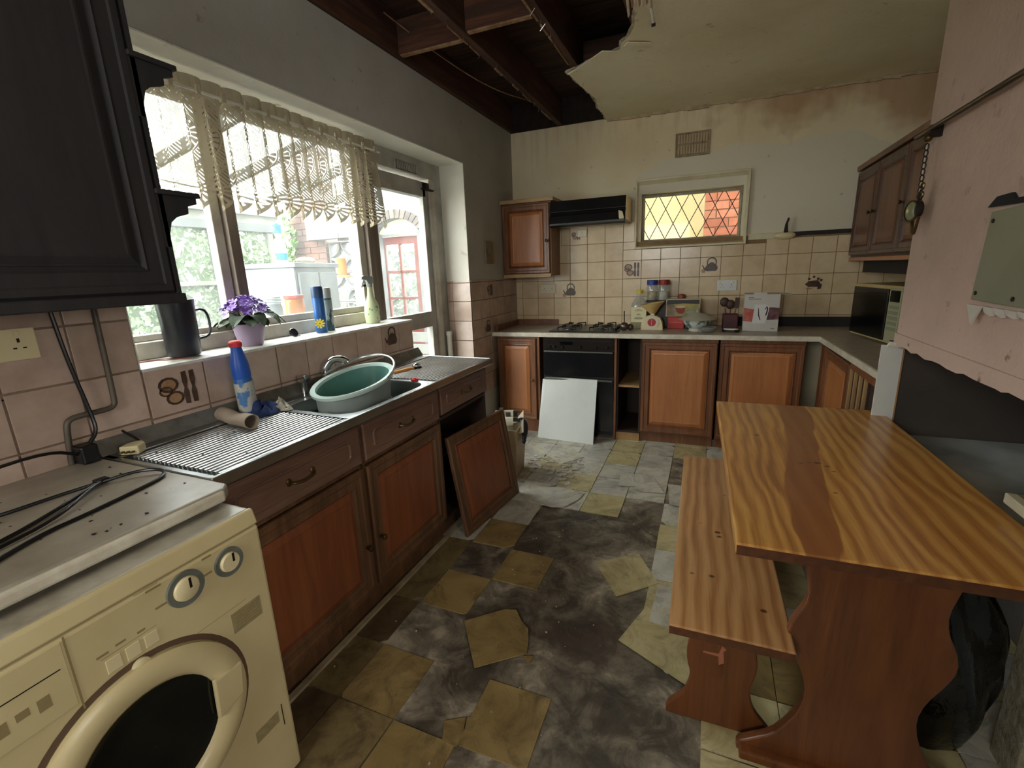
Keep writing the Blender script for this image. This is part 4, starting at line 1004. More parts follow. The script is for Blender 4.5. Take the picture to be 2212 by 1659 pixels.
# flat surrounds
def rrect(x0, x1, y0, y1, r, z, n=6):
    out = []
    for cx_, cy_, a0 in ((x1 - r, y1 - r, 0), (x0 + r, y1 - r, 90), (x0 + r, y0 + r, 180), (x1 - r, y0 + r, 270)):
        for k in range(n + 1): out.append((cx_ + r * math.cos(R(a0 + 90 * k / n)), cy_ + r * math.sin(R(a0 + 90 * k / n)), z))
    return out
lo = [rrect(bx0, bx1, by0, by1, .09, -.004), rrect(bx0 + .004, bx1 - .004, by0 + .004, by1 - .004, .088, -.012), rrect(bx0 + .012, bx1 - .012, by0 + .012, by1 - .012, .085, -.15), rrect(bx0 + .05, bx1 - .05, by0 + .05, by1 - .05, .06, -.172)]
mb.loft(lo, False, True); mb.build('bowl', m_steel, t, smooth=True)
# deck around the bowl: quads between rounded bowl and rectangle
mb = MB(); outer = [(.53, by1 + .03), (.10, by1 + .03), (.10, by0 - .03), (.53, by0 - .03)]
bl = rrect(bx0, bx1, by0, by1, .09, -.004); vs_ = list(bl); n = len(bl); oc = []
for k in range(n):
    x, y, z = bl[k]; q = k // 7; oc.append(outer[q])
corner = [(o_[0], o_[1], -.004) for o_ in outer]
vs_ = bl + corner; fs_ = []
for k in range(n):
    j = (k + 1) % n; a, b = k // 7, (j // 7)
    if a == b: fs_.append((k, j, n + a))
    else: fs_.append((k, j, n + b, n + a))
mb.add(vs_, fs_); mb.build('bowl_surround', m_steeld, t)
mb = MB()
mb.hexa([(.53, Y0s, -.036), (XE, Y0s, -.036), (XE, Y1s, -.036), (.53, Y1s, -.036), (.526, Y0s, .0), (XE, Y0s, .0), (XE, Y1s, .0), (.526, Y1s, .0)])
mb.box(.0, .53, Y1s - .012, Y1s, -.036, 0); mb.box(.0, .10, Y0s, Y1s, -.03, -.001); mb.box(.0, .53, Y0s, Y0s + .02, -.036, -.001)
mb.build('rim', m_steel, t, .003)
mb = MB()
for a, b in ((Y0s + .02, by0 - .03), (by1 + .03, Y1s - .012)):
    mb = MB(); NR = 20; stp = .0206; l0 = []; l1 = []
    for q in range(NR * 6 + 1):
        x0 = .115 + q * stp / 6; hz = (-.004, -.003, -.003, -.004, -.012, -.012)[q % 6]; l0.append((x0, a + .02, hz)); l1.append((x0, b - .01, hz))
    mb.loft([l0, l1], False, False, closed=False); mb.build('drainer_ribs', m_steeld, t, smooth=False, fixn=False)
for a, b in ((Y0s + .02, by0 - .03), (by1 + .03, Y1s - .012)): MB().box(.10, .53, a, b, -.018, -.0118).build('drainer_tray', m_steeld, t)
MB().hexa([(0, Y0s, -.002), (.045, Y0s, -.002), (.045, Y1s, -.002), (0, Y1s, -.002), (0, Y0s, .05), (.008, Y0s, .05), (.008, Y1s, .05), (0, Y1s, .05)]).build('upstand', M('grimy_steel', '8e8c86', .4, .6, c2='6a655c', ns=10), t)
MB().cyl((.32, -.05, -.171), .035, .004, 20).build('plughole', m_chrome, t)
# taps
t = thing('mixer_tap', 'chrome curved tap behind the green basin', 'tap', (.055, -2.60, .90))
MB().lathe([(.026, 0), (.024, .02), (.02, .05)], n=18, cap0=True, cap1=True).build('base', m_chrome, t, smooth=True)
MB().tube([(0, 0, .03), (0, .0, .09), (.02, .02, .128), (.06, .05, .13), (.085, .065, .11)], lambda q: .022 - .008 * q, 12, 2).build('spout', m_chrome, t, smooth=True)
t = thing('tap_handle', 'square chrome tap lever at the left end of the basin', 'tap', (.05, -2.735, .90)); MB().cyl((0, 0, 0), .014, .05, 12).build('stem', m_chrome, t, smooth=True); MB().box(-.022, .028, -.018, .018, .05, .085).build('lever', m_chrome, t, .006)
# washing-up basin: oval, green inside, grey outside
m_bas = M('grey_green_plastic', '8a948f', .35, c2='7c8783', ns=3); m_basi = M('green_plastic', '557d74', .3, c2='466b64', ns=4)
t = thing('washing_up_basin', 'oval grey and green plastic basin sitting in the sink bowl', 'basin', (.285, -2.665, .755), R(14))
def ov(r, z, k=0): return [((.150 + r) * math.cos(2 * math.pi * i / 40), (.248 + r) * math.sin(2 * math.pi * i / 40), z + (.022 * math.sin(2 * math.pi * i / 40) if z > .05 else 0)) for i in range(40)]
lo = [ov(-.045, 0), ov(-.03, .006), ov(-.018, .10), ov(-.012, .195)]
MB().loft(lo, True, False).build('outer_wall', m_bas, t, smooth=True)
MB().loft([ov(-.018, .20), ov(-.024, .10), ov(-.036, .012), ov(-.05, .008)], False, True).build('inner_wall', m_basi, t, smooth=True)
MB().loft([ov(-.018, .20), ov(-.014, .212), ov(.004, .214), ov(.008, .208), ov(.004, .196), ov(-.012, .195)], False, False).build('rim', M('pale_green_rim', 'b9ccc6', .25), t, smooth=True)
hp = [(.160 * math.cos(a), .257 * math.sin(a), .215 + .022 * math.sin(a) + .035 * max(0, math.sin(a)) ** 1.0) for a in [R(x) for x in range(0, 181, 8)]]
mb = MB(); mb.tube(hp, .0055, 8); mb.build('carry_handle', m_steel, t, smooth=True)
MB().ball((0, 0, .09), .2, 30, 6, sc=(.7, 1.12, .01)).build('water', M('grey_water', '6f8a86', .05, sp=.8), t, smooth=True)
for q, (a, z) in enumerate(((-40, .09), (-34, .085), (-28, .093), (-24, .088), (-36, .078))):
    MB().ball((.156 * math.cos(R(a)), .245 * math.sin(R(a)), z), .006, 8, 5).build('mould_spot', m_iron, t)
# small things on the right drainer
t = thing('bottle_top', 'small red plastic cap on the right-hand drainer', 'cap', (.41, -2.385, .896)); MB().box(-.012, .012, -.016, .016, 0, .012).cyl((0, 0, .012), .009, .005, 12).build('cap', M('red_plastic', 'd02c20', .4), t, .002)
t = thing('wooden_brush', 'orange-handled washing brush lying on the drainer behind the basin', 'brush', (.215, -2.18, .895), R(75)); MB().box(-.09, .05, -.012, .012, 0, .014).build('handle', M('orange_handle', 'cc8a3c', .5, c2='b87a30', ns=9), t, .004); MB().ball((.075, 0, .016), .02, sc=(1.3, 1, .8)).build('head', m_chrome, t, smooth=True); MB().box(.05, .1, -.015, .015, -.002, .01).build('bristle', m_iron, t)
# blue bottle, cloths and cardboard tube on the left drainer
t = thing('bleach_bottle', 'blue cleaner bottle with a red cap standing on the left drainer', 'bottle', (.095, -3.055, .90), R(20), rot=(R(0), R(-3), R(110)))
m_blue = M('blue_plastic', '2458b8', .4, c2='1e4ca4', ns=3)
MB().lathe([(.036, 0), (.04, .01), (.04, .13), (.036, .15)], sx=1, sy=.75, cap0=True).build('bottle_body', M('blue_bottle', '2f6aa8', .4, c2='2458a0', ns=6), t, smooth=True)
MB().lathe([(.036, .15), (.038, .17), (.036, .205), (.027, .24), (.022, .26), (.022, .275)], sx=1, sy=.8).build('neck', m_blue, t, smooth=True); MB().lathe([(.021, .27), (.023, .272), (.023, .288), (.018, .293)], cap1=True).build('cap', M('red_cap', 'cc3338', .4), t, smooth=True)
MB().lathe([(.0405, .02), (.0405, .135)], n=24, sx=1, sy=.76).build('label_print', M('pale_label', 'b5b3aa', .6, c2='4a78ac', ns=22, lo=.5, hi=.55), t, smooth=True)
def cloth(name, label, cat, loc, sx, sy, h, mat, seed, rz=0):
    r = random.Random(seed); P = [(r.uniform(-3, 3), r.uniform(-3, 3), r.uniform(4, 9)) for _ in range(6)]
    def fn(u, v):
        a = u * 2 * math.pi; rr = v
        k = 1 + .18 * math.sin(3 * a + P[0][0]) + .12 * math.sin(5 * a + P[1][1])
        z = h * (1 - rr ** 2) * (1 + .45 * math.sin(P[2][2] * u * 3 + 7 * rr) + .3 * math.sin(11 * rr + P[3][2] * a)) + .004
        return (sx * rr * k * math.cos(a), sy * rr * k * math.sin(a), max(z, .002))
    t = thing(name, label, cat, loc, rz); MB().grid(fn, 36, 10).build('cloth', mat, t, smooth=True); return t
cloth('blue_rag', 'crumpled dark blue cloth at the foot of the blue bottle', 'cloth', (.135, -3.035, .896), .06, .075, .035, M('navy_cloth', '22335e', .9, c2='2c4170', ns=20), 3)
cloth('cotton_rag', 'pale crumpled rag on the drainer beside the sink bowl', 'cloth', (.155, -2.965, .895), .045, .05, .03, M('off_white_cloth', 'b0aa9c', .9, c2='948d7f', ns=20), 5)
t = thing('cardboard_tube', 'brown cardboard tube lying flattened on the left drainer', 'tube', (.17, -3.165, .896), 0)
mb = MB(); 
d = Vector((.21, -.04, 0)); P0 = Vector((-.12, .03, .028)); lo = []
for k in range(9):
    q = k / 8; c = P0 + d * q; hh = .026 + (-.007 * math.exp(-((q - .45) / .2) ** 2)); ww = .028 + .006 * math.exp(-((q - .45) / .2) ** 2)
    dn = d.normalized(); sd = Vector((-dn.y, dn.x, 0)); lo.append([tuple(c + sd * ww * math.cos(a) + Vector((0, 0, hh * math.sin(a) - (.028 - hh)))) for a in [2 * math.pi * i / 24 for i in range(24)]])
inn = [[tuple(Vector(p) + (P0 + d - Vector(p)) * .10) for p in lo[-1]], [tuple(Vector(p) + (P0 + d * .5 - Vector(p)) * .12) for p in lo[4]]]
mb.loft(lo + inn, True, True); mb.build('tube', M('cardboard', '9a8a78', .85, c2='8a7a68', ns=6), t, smooth=True)

# ---------------- washing machine and worktop over it ----------------
t = thing('washing_machine', 'cream front-loading washing machine under the worktop', 'washing machine', (0, -3.85, 0))
# local y: -.30 .. .32
MB().box(.08, .67, -.30, .318, .02, .80).build('body', m_cream, t, .008)
MB().box(.08, .69, -.30, .318, .812, .846).build('top_panel', M('dusty_white_top', 'bdb8a8', .35, c2='8f8675', ns=7, lo=.4, hi=.7), t, .012)
MB().hexa([(.66, -.30, .805), (.70, -.30, .805), (.70, .318, .805), (.66, .318, .805), (.68, -.30, .846), (.69, -.30, .842), (.69, .318, .842), (.68, .318, .846)]).build('top_trim', m_cream, t, .004)
MB().box(.67, .70, -.30, .318, .02, .802).build('front_panel', m_cream, t, .008)
TF = lambda y, z: TM((.70, y, z)) @ RZ(90) @ RX(90)      # local z -> +x
def disc(name, prof, y, z, mat, par, n=40, sm=True): return MB().lathe(prof, n=n).build(name, mat, par, smooth=sm, T=TF(y, z))
d = disc('porthole_door', [(.205, -.002), (.205, .012), (.196, .02), (.175, .024), (.15, .018), (.138, .008), (.136, .0)], .0, .45, m_cream, t, 56)
disc('door_groove', [(.219, .0005), (.206, .0015)], .0, .45, M('shadow_gap_brown', '5a4430', .7), d, 56)
disc('door_glass', [(.137, .007), (.12, .004), (.06, .0015), (.0005, .001)], .0, .45, M('smoked_glass', '0c0f0b', .08, sp=.6), d)
MB().prism([(.12, .40), (.185, .415), (.195, .50), (.125, .505)], 'x', .712, .7245).build('door_latch', m_cream, d, .004)
for nm, yy, r_ in (('programme_dial', .123, .04), ('temperature_dial', .226, .035)):
    k = disc(nm, [(r_ * 1.02, .0), (r_, .006), (r_ * .72, .005)], yy, .752, M('dial_grey', '6c6f66', .4, c2='595c54', ns=8) if nm[0] == 'p' else bpy.data.materials['dial_grey'], t)
    disc('dial_knob', [(r_ * .70, .004), (r_ * .66, .009), (r_ * .6, .011), (.0005, .011)], yy, .752, m_cream2, k)
    MB().box(.711, .7122, yy + .004, yy + .009, .752, .752 + r_ * .6).build('pointer', m_iron, k)
for q in range(3): 
    b_ = MB().box(.70, .7025, -.04 + q * .034, -.014 + q * .034, .675, .705).build('push_button', m_cream2, t, .003)
disc('push_button', [(.018, 0), (.018, .006), (.012, .009), (.0005, .009)], .012, .648, m_cream2, t, 20)
m_mark = M('faded_print', '8c7b52', .6)
for y0, y1, z0 in ((-.05, -.03, .722), (-.018, .0, .725), (.02, .035, .722), (.03, .075, .800), (.05, .08, .795), (.168, .19, .795), (.06, .085, .748), (.165, .185, .755), (-.045, .055, .712), (-.05, .25, .630)):
    MB().box(.7, .7006, y0, y1, z0 - .0006 - (.004 if y1 - y0 < .04 else 0), z0).build('marking', m_mark, t)
MB().box(.70, .7008, .205, .285, .56, .615).build('instruction_plate', M('grey_label', '8f815c', .6, c2='a39468', ns=60), t)
for q in range(6): MB().box(.7008, .7012, .212, .278, .567 + q * .008, .569 + q * .008).build('print_line', m_mark, t)
MB().box(.70, .7008, .205, .275, .215, .25).build('energy_plate', bpy.data.materials['grey_label'], t)
MB().box(.70, .7015, .286, .288, .19, .26).build('filter_gap', m_iron, t)
dr = MB().box(.70, .7025, -.29, -.09, .66, .795).build('detergent_drawer', m_cream, t, .002); MB().box(.7025, .7032, -.285, -.10, .745, .747).build('drawer_lip', m_iron, dr); MB().box(.70, .7012, -.086, -.083, .64, .80).build('panel_gap', m_mark, t)
for q in range(6): MB().box(.7025, .703, -.28 + q * .028, -.262 + q * .028, .70 - (q % 2) * .01, .715).build('drawer_print', m_mark, dr)
for yy in (-.25, .27):
    for xx in (.14, .62): MB().cyl((xx, yy, 0), .018, .03, 12).build('foot', m_black, t)
t = thing('left_worktop', 'dusty cream worktop above the washing machine', 'worktop', (0, -3.85, .864))
sh = [(0.0, -.6), (.62, -.6), (.622, .30), (.60, .325), (.0, .325)]
MB().prism(sh, 'z', .0, .034).build('board', m_wtopl, t, .008, seg=3); MB().box(.60, .627, -.6, .30, -.001, .030).build('front_edge', m_edge, t, .008, seg=3)
# black cable loop, plug and cables on it
t = thing('black_cable', 'long black electric cable looped across the left worktop', 'cable', (.3, -3.8, .898))
def Q(pts, z=.903): return [(x - .3, y + 3.8, z_ - .898) for x, y, z_ in pts]
MB().tube(Q([(.16, -4.1, .902), (.25, -3.87, .903), (.26, -3.72, .904), (.28, -3.64, .906), (.31, -3.57, .912), (.36, -3.535, .908), (.40, -3.56, .903), (.42, -3.62, .903), (.45, -3.76, .903), (.46, -3.85, .903), (.55, -4.02, .902)]), .0045, 8, 2).build('cord', m_black, t, smooth=True)
MB().tube(Q([(.44, -4.05, .903), (.42, -3.90, .903), (.36, -3.78, .904), (.29, -3.67, .906), (.27, -3.65, .904)]), .0045, 8, 2).build('cord', m_black, t, smooth=True)
MB().tube(Q([(.48, -4.05, .903), (.44, -3.88, .904), (.40, -3.78, .906), (.31, -3.68, .91), (.27, -3.63, .906)]), .004, 8, 2).build('cord', m_black, t, smooth=True)
MB().box(-.04, -.015, .145, .175, .003, .016).build('cable_tie', m_black, t, .003)
t = thing('cream_plug', 'cream mains plug lying at the back corner of the left worktop', 'plug', (.10, -3.465, .90), R(30)); MB().prism([(-.028, -.026), (.028, -.026), (.026, .012), (.012, .03), (-.012, .03), (-.026, .012)], 'z', .0, .028).build('plug_body', M('yellowed_cream_plastic', 'c4b68c', .45), t, .005)
MB().tube([(0, .03, .014), (-.02, .06, .02), (-.07, .07, .05), (-.11, .04, .12), (-.10, .02, .14)], .004, 8, 2).build('cord', m_iron, t, smooth=True)
mb = MB(); [mb.box(-.02 + q * .015, -.012 + q * .015, -.04, -.026, .010, .014) for q in range(3)]; mb.build('pin', m_brass, t)
t = thing('black_adaptor', 'black plug and dark cable hanging down the tiles behind the worktop', 'cable', (.03, -3.55, .9)); MB().box(-.01, .045, -.035, .01, .0, .055).build('adaptor', m_black, t, .006)
MB().tube([(-.0, .0, .45), (-.0, .01, .3), (.0, .032, .13), (.01, .03, .08), (.015, 0, .05)], .0055, 8, 2).build('cord', m_black, t, smooth=True)
MB().tube([(.02, -.03, .03), (.04, -.1, .07), (.03, -.25, .06), (.03, -.5, .0)], .0045, 8, 2).build('cord', m_black, t, smooth=True)
t = thing('copper_pipe', 'dull painted pipe running down and along the tiles below the dark cabinet', 'pipe', (.02, -3.5, .9)); MB().tube([(0, .058, .48), (0, .053, .16), (0, .05, .145), (.0, .035, .135), (0, -.05, .136), (0, -.072, .13), (.0, -.08, .11), (0, -.09, .0)], .008, 10, 2).build('pipe', M('grimy_pipe', '5f5548', .5, .2, c2='463e34', ns=8), t, smooth=True)
t = thing('socket', 'double wall socket on the tiles below the dark cabinet', 'socket', (.012, -3.665, 1.265)); MB().box(0, .009, -.075, .075, -.043, .043).build('face_plate', m_cream2, t, .003)
for q in (-.036, .036):
    MB().box(.009, .0094, q - .003, q + .003, .005, .016).box(.009, .0094, q - .014, q - .006, -.012, -.008).box(.009, .0094, q + .006, q + .014, -.012, -.008).build('pin_hole', m_iron, t); MB().box(.009, .012, q - .006, q + .006, .022, .036).build('switch', m_cream2, t, .001)

# ---------------- dark wall cabinet on the left ----------------
t = thing('wall_cabinet', 'very dark wall cabinet above the washing machine with shaped end shelves', 'cabinet', (0, -3.352, 1.36))
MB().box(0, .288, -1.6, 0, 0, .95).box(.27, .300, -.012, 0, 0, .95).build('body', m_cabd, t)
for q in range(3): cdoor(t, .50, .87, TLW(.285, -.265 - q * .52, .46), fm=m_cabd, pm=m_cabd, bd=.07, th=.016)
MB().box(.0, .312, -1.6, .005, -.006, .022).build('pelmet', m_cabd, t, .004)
# end shelf unit with two brackets
def bracket(z):
    pl = [(-.03, z), (.0, z), (.0, z - .13), (.003, z - .10), (.012, z - .08), (.03, z - .066), (.066, z - .056), (.069, z - .033), (.098, z - .024), (.10, z - .008), (.09, z - .004)]
    pl = [(-.03, z - .004), (-.03, z - .15), (.0, z - .15), (.002, z - .11), (.012, z - .08), (.03, z - .064), (.066, z - .052), (.068, z - .031), (.096, z - .022), (.096, z - .004)]
    MB().prism(pl, 'x', .282, .300).build('scroll_bracket', m_cabd, t, .002)
    MB().box(0.0, .31, -.02, .104, z - .006, z + .008).build('end_shelf', m_cabd, t, .003)
bracket(.30); bracket(.638)

# ---------------- things on the sill ----------------
m_jug = M('dark_jug_plastic', '22242c', .3, c2='2b2d35', ns=3)
t = thing('tall_jug', 'tall dark jug with a loop handle at the left end of the sill', 'jug', (-.105, -3.13, SILL))
MB().lathe([(.052, .006), (.056, .012), (.062, .20), (.064, .215), (.06, .216), (.055, .02), (.0005, .02)], n=14, cap0=True).build('jug_body', m_jug, t, smooth=True)
MB().tube([(.0, .058, .17), (.0, .10, .175), (.0, .118, .15), (.0, .118, .09), (.0, .105, .065), (.0, .056, .06)], .005, 8, 2).build('handle', m_jug, t, smooth=True)
t = thing('african_violet', 'purple-flowered african violet in a lilac pot on the sill', 'potted plant', (-.10, -2.845, SILL))
MB().lathe([(.042, .0), (.046, .004), (.058, .05), (.064, .095), (.058, .096), (.052, .085), (.0005, .085)], n=28, cap0=True).build('pot', m_pot, t, smooth=True)
r = random.Random(4)
for q in range(16):
    a = q * 2.4; L_ = r.uniform(.09, .13); up = r.uniform(-.01, .03); s = .034
    pts = []
    T = TM((0, 0, .10)) @ Matrix.Rotation(a, 4, 'Z')
    def fn(u, v, L_=L_, up=up, s=s): 
        w_ = s * math.sin(math.pi * min(1, max(0, v * .94 + .06))) ** .6; return (.02 + L_ * v, (u - .5) * 2 * w_, up * math.sin(v * 3.1) + .02 * v * (1 - v) * 4 - .018 * v * v + .006 * abs(u - .5) * 2)
    MB().grid(fn, 6, 8).build('leaf', m_leafd, t, smooth=True, T=T, fixn=False)
for q in range(85):
    a = r.uniform(0, 6.28); e = r.uniform(0, 1) ** .6; c = (.10 * e * math.cos(a), .10 * e * math.sin(a), .145 + .058 * (1 - e * e) + r.uniform(-.010, .008))
    T = TM(c) @ Matrix.Rotation(a, 4, 'Z') @ Matrix.Rotation(e * .9, 4, 'Y') @ Matrix.Rotation(r.uniform(0, 3), 4, 'Z')
    mb = MB(); mb.add([], [])
    for p in range(5):
        b = 2 * math.pi * p / 5; P_ = lambda rr, an, z: (rr * math.cos(an), rr * math.sin(an), z)
        mb.add([(0, 0, 0), P_(.011, b - .45, .003), P_(.0185, b - .22, .006), P_(.0185, b + .22, .005), P_(.011, b + .45, .003)], [(0, 1, 2, 3, 4)])
    mb.build('flower', m_purple if q % 3 else m_purple2, t, T=T, fixn=False)
mb = MB(); [mb.rod((0, 0, .09), (.05 * math.cos(q), .05 * math.sin(q), .14), .0018, 5) for q in range(9)]; mb.build('flower_stalks', m_leafd, t)
t = thing('sink_plug', 'black rubber plug with its ring standing on the sill beside the violet', 'plug', (-.12, -2.60, SILL)); MB().lathe([(.0005, 0), (.02, 0), (.024, .006), (.02, .010), (.0005, .008)], n=20).build('rubber', m_black, t, smooth=True, T=TM((0, 0, .02)) @ RY(62)); MB().tube([(.012 * math.cos(a), .02 + .018 * math.sin(a), .003) for a in [k * .63 for k in range(11)]], .0018, 6).build('ring', m_chrome, t, smooth=True)
for nm, lb, y, xx, h, cm, bm_, extra in (('spray_can', 'blue aerosol can with a yellow daisy print, left of the sill pair', -2.435, -.10, .235, M('dark_blue_cap', '2a4a74', .35), M('blue_can', '2f68b0', .3, c2='2458a0', ns=3), 'daisy'),
                                 ('spray_can', 'dark aerosol can with white cap, right of the sill pair', -2.355, -.125, .225, M('white_cap', 'c9ccc8', .4), M('green_can', '2c4e6a', .3, c2='39684c', ns=5), 'panel')):
    t = thing(nm, lb, 'aerosol can', (xx, y, SILL), group='aerosol cans on the sill')
    MB().lathe([(.026, 0), (.028, .004), (.028, h * .76), (.025, h * .79)], n=24, cap0=True).build('can_body', bm_, t, smooth=True)
    MB().lathe([(.0285, h * .76), (.0285, h * .97), (.025, h), (.0005, h)], n=24).build('cap', cm, t, smooth=True)
    if extra == 'daisy':
        T = RZ(-55) @ TM((.0286, 0, .05))
        mb = MB()
        for q in range(9):
            a = q * 2 * math.pi / 9; mb.prism([(.004 * math.cos(a - .5), .004 * math.sin(a - .5)), (.023 * math.cos(a - .22), .023 * math.sin(a - .22)), (.026 * math.cos(a), .026 * math.sin(a)), (.023 * math.cos(a + .22), .023 * math.sin(a + .22)), (.004 * math.cos(a + .5), .004 * math.sin(a + .5))], 'x', -.006, .0004)
        mb.build('daisy_print', M('yellow_print', 'e6cf3c', .5), t, T=T)
    else: MB().lathe([(.0286, .03), (.0286, .165)], n=24).build('label_print', M('label_stripes', 'a9b8b4', .5, c2='3b5a58', ns=30, lo=.5, hi=.56, scale=(1, 1, .4)), t, smooth=True)
t = spraybottle('plant_sprayer', 'cream plant sprayer with green leaf print at the right end of the sill', 'bottle', (-.115, -2.01, SILL), R(70), M('milky_green_plastic', 'c8d0a8', .35, c2='b8c498', ns=6), M('grey_trigger', '8e918c', .4), None, .28)
mb = MB(); r = random.Random(2)
for q in range(26):
    a = r.uniform(-2.6, 1.2); z = r.uniform(.02, .1); s = r.uniform(.003, .007); T = Matrix.Rotation(a, 4, 'Z')
    x = .0478; mb.add([tuple(Matrix.Diagonal((1, .81, 1, 1)) @ (T @ Vector(p))) for p in ((x, -s, z), (x, 0, z - s * .8), (x, s, z), (x, 0, z + s * 1.4))], [(0, 1, 2, 3)])
mb.build('leaf_print', M('green_print', '5d9a6a', .5), t, fixn=False)
t = thing('wire_scrap', 'loose twist of red and brown wire at the left end of the sill', 'wire', (-.07, -3.25, SILL)); MB().tube([(-.05, -.07, .004), (.0, -.02, .012), (.02, .05, .004), (.05, .09, .006)], .0018, 6, 2).tube([(-.06, -.06, .004), (-.03, .0, .01), (-.03, .06, .004), (.01, .1, .005)], .0015, 6, 2).build('wire', M('brown_wire', '8a3c30', .5), t)

# ---------------- bin behind the loose door ----------------
m_bin = M('cream_bin_plastic', 'b39c78', .45, c2='a08a68', ns=4)
t = thing('waste_bin', 'cream open bin filled with newspaper behind the leaning door', 'bin', (.47, -1.44, 0), R(6))
lo = [[(a * s, b * s, z) for a, b in ((-.12, -.13), (.12, -.13), (.12, .13), (-.12, .13))] for s, z in ((.8, 0), (1, .37))]
ins = [[(a * s, b * s, z) for a, b in ((-.12, -.13), (.12, -.13), (.12, .13), (-.12, .13))] for s, z in ((.95, .37), (.9, .2))]
MB().loft(lo + ins, True, True).build('bin_body', m_bin, t, .003)
n_ = thing('newspaper', 'crumpled newspaper sticking out of the cream bin', 'newspaper', (.49, -1.44, .30), R(20))
MB().grid(lambda u, v: (-.11 + .22 * u, -.1 + .17 * v, .04 + .09 * u * v + .02 * math.sin(7 * u) + .015 * math.sin(9 * v + 4 * u)), 12, 12).build('sheet', m_paper, n_, fixn=False)
MB().grid(lambda u, v: (-.09 + .13 * u, -.09 + .15 * v, .09 + .07 * v + .02 * math.sin(6 * v)), 8, 8).build('sheet', m_paper, n_, fixn=False)
for q in range(7): MB().box(-.06 + (q % 3) * .05, -.03 + (q % 3) * .05, -.04 + (q // 3) * .035, -.015 + (q // 3) * .035, .10 + .0 * q, .104 + .012 * q).build('printed_picture', M('newsprint_black', '4a463e', .9) if q == 0 else bpy.data.materials['newsprint_black'], n_)
g = thing('rubber_glove', 'dark glove draped over the front edge of the bin', 'glove', (.585, -1.40, .30)); MB().tube([(-.03, .02, .075), (.0, .0, .085), (.02, -.02, .05), (.025, -.03, .0), (.02, -.035, -.03)], lambda q: .024 + .008 * math.sin(q * 5), 10, 2).build('palm', M('dark_blue_rubber', '23262e', .3), g, smooth=True)
for q in range(4): MB().tube([(.02, -.02 - q * .011, .0), (.028, -.028 - q * .012, -.04), (.02, -.034 - q * .012, -.065 + .008 * q)], .007, 8, 1).build('finger', bpy.data.materials['dark_blue_rubber'], g, smooth=True)

# ---------------- back run ----------------
def bk(name, label, cat, loc, rz=0, group=None): return thing(name, label, cat, loc, rz, group, back=True)
t = bk('base_cabinet', 'narrow wooden base cabinet in the left corner beside the oven', 'cabinet', (0, 0, 0), group='base cabinets along the back wall')
MB().box(.03, .405, -.575, -.02, .10, .862).build('body', m_cab, t); MB().box(.02, .41, -.56, -.55, 0, .10).build('kickboard', m_cab, t)
MB().box(.405, .425, -.595, -.02, 0, .862).build('end_panel', m_cab, t, .002)
cdoor(t, .355, .72, TM((.215, -.577, .485)), knob=(.145, 0))
# built-under oven
t = bk('oven', 'black double oven built in under the hob', 'oven', (.755, 0, 0))
MB().box(-.30, .30, -.57, -.03, .04, .858).build('body', m_blackm, t)
p = MB().box(-.298, .298, -.592, -.57, .755, .855).build('control_panel', M('brown_black_glass', '221c18', .2), t, .003)
for q, x in enumerate((-.24, -.20, -.13, .02, .15, .24)): MB().lathe([(.014, 0), (.013, .014), (.009, .018), (.0005, .018)], n=16).build('knob', m_black, p, smooth=True, T=TM((x, -.592, .785)) @ RX(90))
MB().box(-.27, .27, -.5935, -.592, .835, .838).build('chrome_trim', m_chrome, p); MB().box(-.15, -.04, -.5935, -.592, .80, .825).build('clock_window', m_blackg, p)
d = MB().box(-.298, .298, -.59, -.57, .535, .750).build('grill_door', M('smoky_door_glass', '17181b', .12, sp=.6), t, .003); MB().box(-.29, .29, -.60, -.59, .735, .748).build('handle', M('brushed_trim', '6d6a66', .35, .7), d, .003)
d = MB().box(-.298, .298, -.59, -.57, .07, .525).build('oven_door', M('smoky_door_glass_lower', '131518', .15, sp=.6), t, .003); MB().box(-.29, .29, -.605, -.59, .50, .515).build('handle', bpy.data.materials['brushed_trim'], d, .003)
MB().box(.300, .318, -.585, -.02, 0, .862).build('side_panel', m_cab, t)
# open slot with shelf
t = bk('open_shelf_unit', 'narrow open cabinet with one shelf between oven and the two-door cabinets', 'cabinet', (1.075, 0, 0))
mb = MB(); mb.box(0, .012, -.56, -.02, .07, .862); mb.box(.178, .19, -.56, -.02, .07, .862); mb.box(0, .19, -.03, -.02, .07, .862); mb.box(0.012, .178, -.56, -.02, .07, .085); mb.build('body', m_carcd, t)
MB().box(.012, .178, -.55, -.03, .455, .473).build('shelf', m_carc, t); MB().box(.0, .19, -.565, -.55, .0, .07).build('kickboard', m_carc, t)
def bb(name, label, x0, x1, swing=0, dh=.735, dz=.47):
    t = bk(name, label, 'cabinet', (x0, 0, 0), group='base cabinets along the back wall'); w = x1 - x0
    MB().box(0, w, -.572, -.02, .09, .862).build('body', m_cab, t); MB().box(0, w, -.535, -.525, 0, .09).build('kickboard', m_cab, t)
    T = TM((w / 2, -.574, dz)) if not swing else TM((w, -.574, dz)) @ RZ(swing) @ TM((-w / 2, 0, 0))
    cdoor(t, w - .006, dh, T, knob=None); return t
bb('base_cabinet', 'wooden base cabinet with one panelled door just right of the open shelf slot', 1.268, 1.815)
bb('base_cabinet', 'wooden base cabinet in the right corner behind the table, door slightly ajar', 1.83, 2.375, -1.5)
mp = struct(backfix(MB().box(1.07, 2.4, -.50, -.49, 0, .05).build('baseboard_back', M('plinth_paint', '9a8c70', .7, c2='7a6c54', ns=6))))
